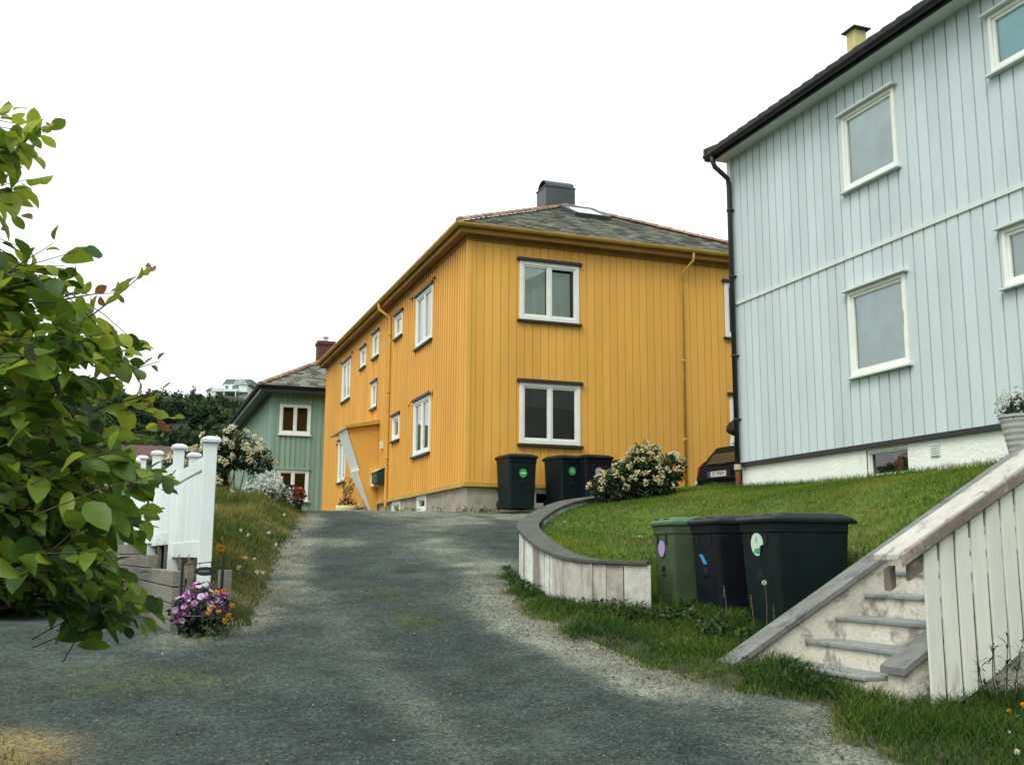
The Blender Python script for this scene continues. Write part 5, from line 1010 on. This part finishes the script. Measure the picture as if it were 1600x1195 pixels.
for i, (x, y, k, lab) in enumerate(((6.35, 20.15, 60, 'small green weeds at the corner of the yellow house foundation'), (6.85, 20.3, 70, 'leafy weed at the foot of the yellow house front foundation'), (6.3, 24.1, 60, 'weed below the right basement window of the yellow house'), (6.35, 25.6, 30, 'short weeds between the two basement windows of the yellow house'), (6.25, 21.6, 30, 'sparse weeds along the side foundation near the house corner'))):
    w2 = thing('foundation_weed', lab, 'weed', (x, y, zg(x, y))); C = np.c_[rng.normal(x, .12, k), rng.normal(y, .05 if i == 1 else .16, k), zg(x, y)+rng.uniform(-.02, .08, k)]; leaf_mesh('foliage', C, rand_dirs(k)+[0, 0, .6], rand_dirs(k)+[0, 0, .5], rng.uniform(.04, .10, k), rng.uniform(.015, .03, k), rng.uniform(.3, 1, k), M['vgrass'], w2)

# ------------------------------------------------------------------ cars
def make_car(label, loc, rz, paint, plate=True, L=4.6, W=1.76, H=1.46):
    """estate car, rear bumper at local x=0, nose towards +x"""
    c = thing('parked_car', label, 'car', (0, 0, 0)); hw = W/2; t = MB()
    lo = [(.02, .38, .62, .86), (.0, .32, .70, .92), (.10, .22, .95, .96), (.35, .2, .97, 1.0), (1.2, .2, .95, 1.0), (2.6, .2, .93, 1.0), (3.3, .2, .92, .99), (4.1, .22, .80, .95), (4.5, .28, .68, .84), (4.6, .36, .58, .72)]
    secs = []
    for x, z0, z1, wf in lo:
        w_ = hw*wf; secs.append([(x, -w_*.92, z0), (x, -w_, z0+.12), (x, -w_*1.0, z0+(z1-z0)*.6), (x, -w_*.93, z1), (x, w_*.93, z1), (x, w_, z0+(z1-z0)*.6), (x, w_, z0+.12), (x, w_*.92, z0)])
    t.loft(secs)
    # tail gate and greenhouse
    gh_ = [(.10, .93, .96, .93), (.30, 1.22, .96, .84), (.44, 1.38, .96, .78), (.75, H-.02, .95, .76), (1.6, H, .95, .77), (2.35, H-.03, .94, .75), (3.15, .96, .93, .83)]
    secs = []
    for x, zt_, zb_, wf in gh_: w_ = hw*wf; wb_ = hw*.92; secs.append([(x, -wb_, zb_-.05), (x, -w_, zt_-.05), (x, -w_*.9, zt_), (x, w_*.9, zt_), (x, w_, zt_-.05), (x, wb_, zb_-.05)])
    t.loft(secs); bd = t.build('body', M[paint], c, bevel=.02)
    t = MB(); y_ = hw*.66; t.prism([(.145, -y_, 1.0), (.145, y_, 1.0), (.315, y_*.93, 1.225), (.315, -y_*.93, 1.225)], (-.03, 0, .012)); t.build('rear_window', M['car_glass'], c, bevel=.01)
    t = MB(); t.bar((.10, -.05, .985), (.17, .42, 1.02), .02, .03); t.build('wiper', M['car_trim'], c)
    for s_ in (-1, 1):
        t = MB(); t.prism([(.55, s_*hw*.86, 1.0), (2.95, s_*hw*.90, .98), (2.3, s_*hw*.775, 1.36), (.72, s_*hw*.775, 1.37)], (0, s_*.012, 0)); t.build('side_window', M['car_glass'], c)
        t = MB(); t.prism([(.02, s_*hw*.90, .70), (.06, s_*hw*.91, .96), (.20, s_*hw*.86, 1.10), (.26, s_*hw*.87, 1.10), (.26, s_*hw*.97, .70)], (0, -s_*.045, 0)); tl = t.build('tail_light', M['tail'], c, bevel=.01)
        t = MB(); t.prism([(.0, s_*hw*.93, .62), (.0, s_*hw*.93, .695), (.2, s_*hw*1.0, .695), (.2, s_*hw*1.0, .62)], (0, -s_*.08, 0)); t.build('reverse_light', M['tailclear'], tl)
        t = MB(); t.prism([(4.52, s_*hw*.55, .58), (4.47, s_*hw*.85, .62), (4.40, s_*hw*.85, .72), (4.48, s_*hw*.55, .70)], (.06, 0, 0)); t.build('headlight', M['tailclear'], c)
        for xw in (.85, 3.65):
            t = MB(); t.lathe((xw, s_*(hw-.10), .32), [(.19, -.1), (.29, -.1), (.32, -.07), (.32, .07), (.29, .1), (.19, .1)], 24, 'Y'); wl = t.build('wheel', M['rubber'], c)
            t = MB(); t.lathe((xw, s_*(hw-.02), .32), [(.19, -.02), (.19, .01), (.05, .025)], 16, 'Y'); t.build('rim', M['zinc'], wl)
        t = MB(); t.tube([(.75, s_*hw*.66, H-.03), (.8, s_*hw*.66, H+.035), (2.3, s_*hw*.66, H+.03), (2.4, s_*hw*.66, H-.04)], .016, 6); t.build('roof_rail', M['zinc'], c)
    t = MB(); t.loft([[(-.05, -hw*.86, .36), (-.05, hw*.86, .36), (-.05, hw*.86, .60), (-.05, -hw*.86, .60)], [(.12, -hw*.98, .34), (.12, hw*.98, .34), (.12, hw*.98, .62), (.12, -hw*.98, .62)]]); t.build('rear_bumper', M[paint if paint == 'car_white' else 'car_trim'], c, bevel=.02)
    t = MB(); t.box(-.022, .02, -.34, .34, .70, .88); t.build('plate_recess', M['car_trim'], c)
    if plate:
        t = MB(); t.box(-.034, -.024, -.21, .26, .735, .845); pl_ = t.build('number_plate', M['plate'], c); t = MB(); t.box(-.034, -.024, .262, .36, .735, .845); t.build('plate_band', M['plateblue'], pl_)
        text_mesh('plate_text', 'ZT 97870', .095, M['car_trim'], pl_, Matrix.Translation((-.036, .025, .79)) @ Matrix.Rotation(R(-90), 4, 'Z') @ Matrix.Rotation(R(90), 4, 'X'))
    c.location = loc; c.rotation_euler = (0, 0, rz); return c
CARL = (10.98, 17.95, 2.47)
make_car('black estate car parked between the yellow and grey houses, tail towards the drive', CARL, R(8), 'car_black')
rb = thing('roof_box', 'dark rounded roof box on top of the black estate car', 'roof box', CARL); t = MB(); secs = []
for x, w_, h_ in ((.42, .10, .06), (.46, .22, .17), (.62, .30, .25), (1.4, .33, .27), (2.2, .27, .20), (2.5, .14, .08)): secs.append([(x, .12+w_*math.cos(a), 1.66+h_*math.sin(a)*(1 if math.sin(a) > 0 else .55)) for a in np.linspace(0, 2*math.pi, 17)[:-1]])
t.loft(secs); t.v = [(p[0], p[1], p[2]+.06) for p in t.v]; o_ = t.build('shell', M['roofbox'], None, smooth=True); o_.parent = rb
t = MB(); t.box(.8, .86, -.62, .62, 1.50, 1.57); t.box(1.9, 1.96, -.62, .62, 1.50, 1.57); o_ = t.build('crossbar', M['pvc'], None); o_.parent = rb; rb.rotation_euler = (0, 0, R(8))
make_car('white car parked on the left driveway behind the leafy branches', (-1.55, 12.2, .93), R(90), 'car_white', plate=False)

# ------------------------------------------------------------------ wooded hill, far houses
hx_, hy_ = np.meshgrid(np.linspace(-190, 160, 71), np.linspace(70, 330, 53), indexing='ij')
def hillz(x, y):
    crest = 28.6+2.4*ss(10, 16, x)-.035*np.abs(x-5)+2.5*vnoise(x, y, .025); return 3.0+(crest-3.)*ss(75, 205, y+.25*(x-5)*(x < 5))
hz_ = hillz(hx_, hy_); n1, n2 = hx_.shape; ix = np.arange(n1*n2).reshape(n1, n2); F = np.stack([ix[:-1, :-1], ix[1:, :-1], ix[1:, 1:], ix[:-1, 1:]], -1).reshape(-1, 4)
M['hillsoil'] = mat('wooded_hill', (.020, .034, .014), .95, .4, .08)
o_ = mesh_np('hill', np.stack([hx_, hy_, hz_], -1).reshape(-1, 3), F, None, M['hillsoil'], smooth=True); o_['kind'] = 'structure'
def crown_mesh(R_, H_, n, m, seed, conifer=False, ls=.8):
    """leaf clumps spread through an uneven crown; returns mesh-carrying object data"""
    lum = []
    if conifer:
        k = 14
        for i in range(k): f_ = i/k; a = rng.uniform(0, 6.28); lum.append((.3*R_*math.cos(a)*(1-f_), .3*R_*math.sin(a)*(1-f_), H_*(.12+.85*f_), R_*(1-f_)*.62+.12))
    else:
        for i in range(11): a = rng.uniform(0, 6.28); r_ = rng.uniform(0, .6)*R_; z = rng.uniform(.3, .85)*H_; lum.append((r_*math.cos(a), r_*math.sin(a), z, R_*rng.uniform(.35, .58)))
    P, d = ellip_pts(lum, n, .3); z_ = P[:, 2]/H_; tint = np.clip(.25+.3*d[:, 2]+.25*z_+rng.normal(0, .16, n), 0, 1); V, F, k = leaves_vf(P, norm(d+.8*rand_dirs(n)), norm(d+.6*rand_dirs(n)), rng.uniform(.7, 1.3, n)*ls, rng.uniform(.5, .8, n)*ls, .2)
    o = mesh_np('crown', V, F, np.tile(tint, k), M[m]); me = o.data; bpy.data.objects.remove(o); return me
def trunk_mesh(h, r):
    t = MB(); t.tube([(0, 0, -.5), (.05*h, 0, h*.4), (0, .03*h, h)], [r, r*.75, r*.3], 7)
    for a in (0, 2.1, 4.2): t.tube([(.03*h, 0, h*.45), (.25*h*math.cos(a), .25*h*math.sin(a), h*.8)], [r*.45, r*.15], 5)
    o = t.build('trunk', M['bark']); me = o.data; bpy.data.objects.remove(o); return me
def tree(name, label, cat, loc, crown, trunk, sc_=1., rz=0., group=None):
    r_ = thing(name, label, cat, loc, group); r_.scale = (sc_, sc_, sc_); r_.rotation_euler = (0, 0, rz)
    for n_, me in (('crown', crown), ('trunk', trunk)): o = bpy.data.objects.new(n_, me); COL.objects.link(o); o.parent = r_
    return r_
crowns = [crown_mesh(3.0+i*.3, 6.5, 700, 'forest', i) for i in range(4)]; trk = trunk_mesh(4.5, .22); con = crown_mesh(1.4, 6, 420, 'forest', 9, True, .6); ctr = trunk_mesh(5, .15); pur = crown_mesh(2.0, 5.5, 500, 'purpleleaf', 8, ls=.7)
k_ = 0
for j in range(1500):
    d_ = rng.uniform(95, 232); px = rng.uniform(120, 400); r_ = ray(px, 620); x, y = r_[0]*d_, r_[1]*d_; z = float(hillz(np.array(x), np.array(y)))
    if k_ >= 150: break
    sc_ = rng.uniform(.55, .95); top = (np.array((x, y, z-1.4+6.6*sc_))-EYE); yt = 597.5-FPX*(top @ CU)/(top @ CF)
    lim = 622 if px > 296 else 608
    if yt < lim:
        sc_ *= .5; top = (np.array((x, y, z-.5+6.6*sc_))-EYE); yt = 597.5-FPX*(top @ CU)/(top @ CF)
        if yt < lim: continue
    k_ += 1; tree('hillside_tree', 'dark green broadleaf tree in the thick wood on the far hillside', 'tree', (x, y, z-1.4), crowns[k_ % 4], trk, sc_, rng.uniform(0, 6.28), 'trees on the far wooded hillside')
for px in np.arange(296, 400, 5.5):
    d_ = rng.uniform(186, 199); ytop = (619 if px < 318 else 626) + rng.uniform(-3, 7); p = atD(px+rng.uniform(-2, 2), ytop, d_); sc_ = rng.uniform(.34, .5); tree('hillside_tree', 'dark green broadleaf tree in the thick wood on the far hillside', 'tree', (p[0], p[1], p[2]-6.2*sc_), crowns[k_ % 4], trk, sc_, rng.uniform(0, 6.28), 'trees on the far wooded hillside'); k_ += 1
for px in np.arange(292, 404, 6.5):
    d_ = rng.uniform(165, 185); p = atD(px+rng.uniform(-2, 2), 633+rng.uniform(-3, 6), d_); sc_ = rng.uniform(.5, .7); tree('hillside_tree', 'dark green broadleaf tree in the thick wood on the far hillside', 'tree', (p[0], p[1], p[2]-6.2*sc_), crowns[k_ % 4], trk, sc_, rng.uniform(0, 6.28), 'trees on the far wooded hillside'); k_ += 1
p = atD(276, 622, 205); tree('purple_tree', 'dark purple tree on the skyline left of the white hill house', 'tree', (p[0], p[1], p[2]-2.2), pur, trk, .72)
p = atD(301, 627, 205); tree('conifer', 'small dark conifer beside the white hill house', 'tree', (p[0], p[1], p[2]-1.2), con, ctr, .8)
p = atD(300, 640, 150)
hh = thing('hill_house', 'white house with balcony and grey roof on top of the wooded hill', 'house', atD(350, 625, 206)); HD_ = 206
Fd = unit((CF[0], CF[1], 0)); Rd = unit((CR[0], CR[1], 0)); Ud = np.array([0, 0, 1.])
H0 = atD(350, 625, HD_); mpp = HD_/FPX
def hb(mb, x0, x1, y0, y1, d0, d1):
    """block given by its outline in metres-per-pixel units round the house centre, d = depth"""
    P_ = lambda x, y, d: H0+Rd*(x-350)*mpp+Ud*(625-y)*mpp+Fd*d
    mb.loft([[P_(x0, y0, d0), P_(x1, y0, d0), P_(x1, y1, d0), P_(x0, y1, d0)], [P_(x0, y0, d1), P_(x1, y0, d1), P_(x1, y1, d1), P_(x0, y1, d1)]])
def hp(mb, pts, d0, d1): mb.prism([H0+Rd*(x-350)*mpp+Ud*(625-y)*mpp+Fd*d0 for x, y in pts], Fd*(d1-d0))
t = MB(); hb(t, 349, 385, 600, 612, 0, 7); hb(t, 337, 385, 612, 640, 1.2, 7); hb(t, 320, 337, 609, 640, 1, 7); hp(t, [(320, 609), (329, 604), (337.5, 609)], 1, 7); hb(t, 302, 320, 615, 640, 2, 8); hp(t, [(364, 600), (374, 588.5), (385, 600)], -.3, 4); t.build('wall', M['hillwhite'], hh)
t = MB(); hp(t, [(345, 600), (351, 591), (390, 591), (390, 600)], .5, 7.5); hp(t, [(319, 609), (329, 603.2), (338.5, 608.6), (338.5, 609.8), (329, 604.4), (319, 610.2)], .6, 7.2); hr = t.build('roof', M['greyroof'], hh)
t = MB(); hb(t, 334, 374, 609.5, 613, -1.6, 1.1); hb(t, 332, 352, 607.8, 609.4, -1.6, -1.4); t.build('balcony', M['hillwhite'], hh)
for (x0, x1, y0, y1, d) in ((351, 356, 602, 607, -.05), (362, 372, 602, 607, -.05), (339, 350, 614, 622, 1.1), (353, 368, 614, 621, 1.1), (367, 373, 592.5, 599, -.36), (375, 382, 592.5, 599, -.36)):
    t = MB(); hb(t, x0, x1, y0, y1, d, d+.04); t.build('window', M['greyroof'] if d > -.3 else mat('far_glass', (.35, .42, .44), .1), hh)
t = MB()
for x in (338, 352, 370): hb(t, x, x+1.3, 613, 625, -1.5, -1.3)
t.build('balcony_post', M['hillwhite'], hh)
rh = thing('red_roofed_house', 'low house with a dark red roof behind the white fence', 'house', (2.5, 58, 3.7)); c_ = atD(300, 716, 62)
t = MB(); x0, x1, y0, y1 = c_[0]-6.2, c_[0]+1.7, c_[1], c_[1]+9; zE_ = atD(262, 722, 62)[2]; t.box(x0+.3, x1-.3, y0+.3, y1-.3, 3, zE_); t.build('wall', M['green'], rh)
zT_ = zE_+1.35; t = MB(); xm_ = (x0+x1)/2; roof_plane(t, (x0, y0, zE_), (x1, y0, zE_), (x1-.2, (y0+y1)/2, zT_), (x1-.2-2.5, (y0+y1)/2, zT_), .5, .35); 
t = MB(); t.prism([(x0, y0, zE_-.1), (x0, y0, zE_+.06), (x0, (y0+y1)/2, zT_), (x0, y1, zE_+.06), (x0, y1, zE_-.1)], (x1-x0, 0, 0)); t.build('roof', M['redroof'], rh)

az_, rr_ = np.meshgrid(np.radians(np.linspace(120, 285, 67)), np.array([70, 110, 150, 190, 230, 270, 400]), indexing='ij')
X_, Y_ = rr_*np.sin(az_), rr_*np.cos(az_); Z_ = -1.2+ss(70, 240, rr_)*(57+9*np.sin(az_*5)+5*np.sin(az_*11+1)+8*vnoise(X_, Y_, .03))*(1-.62*ss(np.radians(215), np.radians(240), az_)); n1, n2 = X_.shape; ix = np.arange(n1*n2).reshape(n1, n2)  # unseen hill behind the camera, its height shaped for the window reflections
o_ = mesh_np('hill', np.stack([X_, Y_, Z_], -1).reshape(-1, 3), np.stack([ix[:-1, :-1], ix[1:, :-1], ix[1:, 1:], ix[:-1, 1:]], -1).reshape(-1, 4), None, M['hillsoil'], smooth=True); o_['kind'] = 'structure'

# ------------------------------------------------------------------ leafy tree at the left, close to the camera
lt = thing('fruit_tree', 'leafy fruit tree with reddish twigs hanging into the view on the left', 'tree', (-1.75, 2.9, -.03))
def cpt(px, py_, d): return atD(px, py_, d)
t = MB(); t.tube([(-1.75, 2.9, -.3), (-1.72, 2.88, .6), (-1.6, 2.85, 1.3), (-1.5, 2.8, 1.9), (-1.45, 2.75, 2.6)], [.075, .065, .055, .045, .02], 10)
TB = [(np.array((-1.7, 2.88, .8)), cpt(60, 800, 2.8)), (np.array((-1.6, 2.85, 1.2)), cpt(110, 650, 2.8)), (np.array((-1.55, 2.82, 1.5)), cpt(60, 540, 2.8)), (np.array((-1.5, 2.8, 1.8)), cpt(-20, 420, 2.3)), (np.array((-1.47, 2.77, 2.2)), cpt(-40, 250, 2.3)), (np.array((-1.7, 2.88, .9)), cpt(150, 760, 2.7)), (np.array((-1.6, 2.85, 1.25)), cpt(30, 700, 3.0))]
for a, b in TB:
    m_ = (a+b)/2+[0, 0, .12]; t.tube([a, (a+m_)/2+[0, 0, .03], m_, (m_+b)/2+[0, 0, .02], b], [.02, .015, .011, .007, .003], 7)
t.build('trunk', M['bark'], lt)
# twigs: tips inside the mass seen in the photograph, plus the unseen rest of the crown to the left
MASS = [(-170, 470), (40, 480), (85, 560), (120, 595), (145, 620), (180, 655), (205, 700), (215, 760), (203, 820), (190, 880), (178, 925), (160, 955), (120, 955), (95, 925), (40, 905), (-170, 905)]
CORE = [(-170, 600), (90, 600), (170, 690), (185, 790), (150, 880), (90, 900), (-170, 900)]
TOP = [(-170, 385), (10, 380), (60, 400), (100, 410), (112, 440), (90, 475), (30, 500), (-170, 480)]
TOP2 = [(-170, 160), (10, 170), (62, 195), (48, 235), (15, 300), (5, 330), (-170, 340)]
RTOP = [(90, 500), (150, 480), (185, 510), (190, 560), (170, 590), (110, 570)]
def tips(poly, n, d0, d1):
    p = np.array(poly); o = []
    while len(o) < n:
        q = rng.uniform(p.min(0), p.max(0)); 
        if inside(poly, q[:1], q[1:])[0]: o.append(cpt(q[0], q[1], rng.uniform(d0, d1)))
    return o
LOW = [(-170, 880), (150, 895), (200, 925), (190, 970), (130, 975), (95, 940), (-170, 915)]
Tp = tips(MASS, 250, 2.05, 2.9)+tips(CORE, 180, 2.2, 3.1)+tips(LOW, 66, 2.1, 2.7)+tips(TOP, 38, 2.1, 2.5)+tips(TOP2, 95, 2.1, 2.45)+tips(RTOP, 12, 2.1, 2.4)
Tp += [np.array((-1.75, 2.9, 1.5))+rng.normal(0, 1, 3)*[.28, .42, .45] for _ in range(120)]
C = []; D_ = []; N_ = []; S_ = []; tw = MB()
for tip in Tp:
    d3 = tip-EYE; fxp = 800+FPX*(d3 @ CR)/(d3 @ CF); fyp = 597.5-FPX*(d3 @ CU)/(d3 @ CF)
    if fxp > -210 and not any(inside(pg, fxp, fyp) for pg in (MASS, CORE, LOW, TOP, TOP2, RTOP)): continue
    if fyp > 905 and fxp < 75: continue
    src = np.array((-1.5, 2.8, 1.55 if tip[2] < 1.9 else tip[2]-.2)); dr = unit(unit(tip-src)+rng.normal(0, .34, 3)+[0, 0, -.05]); ln = rng.uniform(.15, .25); base = tip-dr*ln*.75; end = base+dr*ln
    if not (fxp < 90 and fyp > 860): tw.tube([base-dr*.03+[0, 0, .005], base+dr*ln*.5+[0, 0, .012], end], [.0015, .0012, .0008], 5)
    n = rng.integers(6, 10)
    for j in range(n):
        f_ = .12+.9*j/(n-1); sd_ = unit(np.cross(dr, rng.normal(0, .35, 3)+[0, 0, 1]))*(1 if j % 2 else -1); d = unit(dr*rng.uniform(.3, .9)+sd_*rng.uniform(.4, .9)+[0, 0, rng.uniform(-.75, .25)])
        C.append(base+dr*ln*f_); D_.append(d); N_.append(unit(np.array([0, 0, 1.])+rng.normal(0, .55, 3)+.3*sd_)); S_.append(rng.triangular(.036, .064, .088)*(1 if j < n-2 else .72))
tw.build('twig', M['twig'], lt)
def leaf2(C, D, N, ln, tint, name, parent):
    """ovate leaf, 3 cross-sections, folded along the midrib and drooping at the tip"""
    C, D, N = map(np.array, (C, D, N)); ln = np.array(ln)[:, None]; n = len(C); D = norm(D); S = norm(np.cross(D, N)); N = np.cross(S, D); C = C+D*.006; cur = rng.uniform(-.05, .45, (n, 1)); wid = rng.uniform(.22, .35, (n, 1)); fo = rng.uniform(.0, .42, (n, 1)); vs_ = [C]
    for u, w_ in ((.16, .55), (.38, .95), (.62, 1.0), (.84, .62)):
        m_ = C+D*ln*u-N*ln*cur*u*u; vs_ += [m_+S*ln*wid*w_+N*ln*fo*w_*.5, m_, m_-S*ln*wid*w_+N*ln*fo*w_*.5]
    vs_.append(C+D*ln-N*ln*cur); V = np.stack(vs_, 1).reshape(-1, 3); i = (np.arange(n)*14)[:, None]; F = [i+[0, 2, 1, 1], i+[0, 3, 2, 2]]
    tri = [i+[0, 2, 1], i+[0, 3, 2]]
    for k in range(3):
        b = 1+3*k
        for q in ((b, b+1, b+4), (b, b+4, b+3), (b+1, b+2, b+5), (b+1, b+5, b+4)): tri.append(i+list(q))
    tri += [i+[10, 11, 13], i+[11, 12, 13]]; F = np.concatenate(tri, 0); return mesh_np(name, V, F, np.tile(tint, len(tri)), M['leaf'], parent, smooth=True)
n = len(C); hgt = np.array(C)[:, 2]; tint = np.clip(rng.normal(.42, .20, n)+.30*(hgt-1.65), .02, .93); tint[rng.uniform(0, 1, n) < .003] = 1.  # darker leaf colour lower down stands in for shade; young top leaves yellower
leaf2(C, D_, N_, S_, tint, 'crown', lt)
# thin sprays with small reddish leaves
C = []; D_ = []; N_ = []; S_ = []; TT = []; t = MB()
for path, d_ in (([(60, 600), (100, 530), (140, 495), (180, 465), (215, 435), (237, 418)], 2.25), ([(40, 470), (80, 472), (120, 464), (150, 459), (185, 458)], 2.3), ([(120, 610), (150, 595), (185, 588), (215, 575), (250, 564)], 2.3), ([(150, 640), (190, 628), (225, 618), (255, 610)], 2.35), ([(170, 640), (215, 640), (250, 650), (285, 655)], 2.4), ([(30, 230), (55, 205), (75, 195)], 2.2), ([(150, 700), (190, 690), (225, 695)], 2.3), ([(175, 755), (215, 760), (250, 752), (268, 748)], 2.3)):
    pts = [cpt(x, y, d_+.04*i) for i, (x, y) in enumerate(path)]; t.tube(pts, list(np.linspace(.0030, .0008, len(pts))), 5); P_ = np.array(pts); m = (len(pts)-1)*3
    for j in range(m):
        u = (j+.5)/m*(len(pts)-1); i0 = int(u); a = P_[i0]+(P_[i0+1]-P_[i0])*(u-i0); dr = unit(P_[i0+1]-P_[i0]); f_ = j/m; s_ = rng.choice((-1, 1)); C.append(a); D_.append(unit(dr*.7+s_*np.cross(dr, CF)*rng.uniform(.2, 1.)+rng.normal(0, .3, 3))); N_.append(unit(rng.normal(0, 1, 3))); S_.append(.062*(1-.62*f_)*rng.uniform(.8, 1.1)); TT.append(1. if f_ > .5 and rng.random() < .6 else rng.uniform(.7, .93))
    tw_ = t.build('spray_twig', M['twig'], lt); leaf2(C, D_, N_, S_, np.array(TT), 'spray', tw_); t = MB(); C = []; D_ = []; N_ = []; S_ = []; TT = []
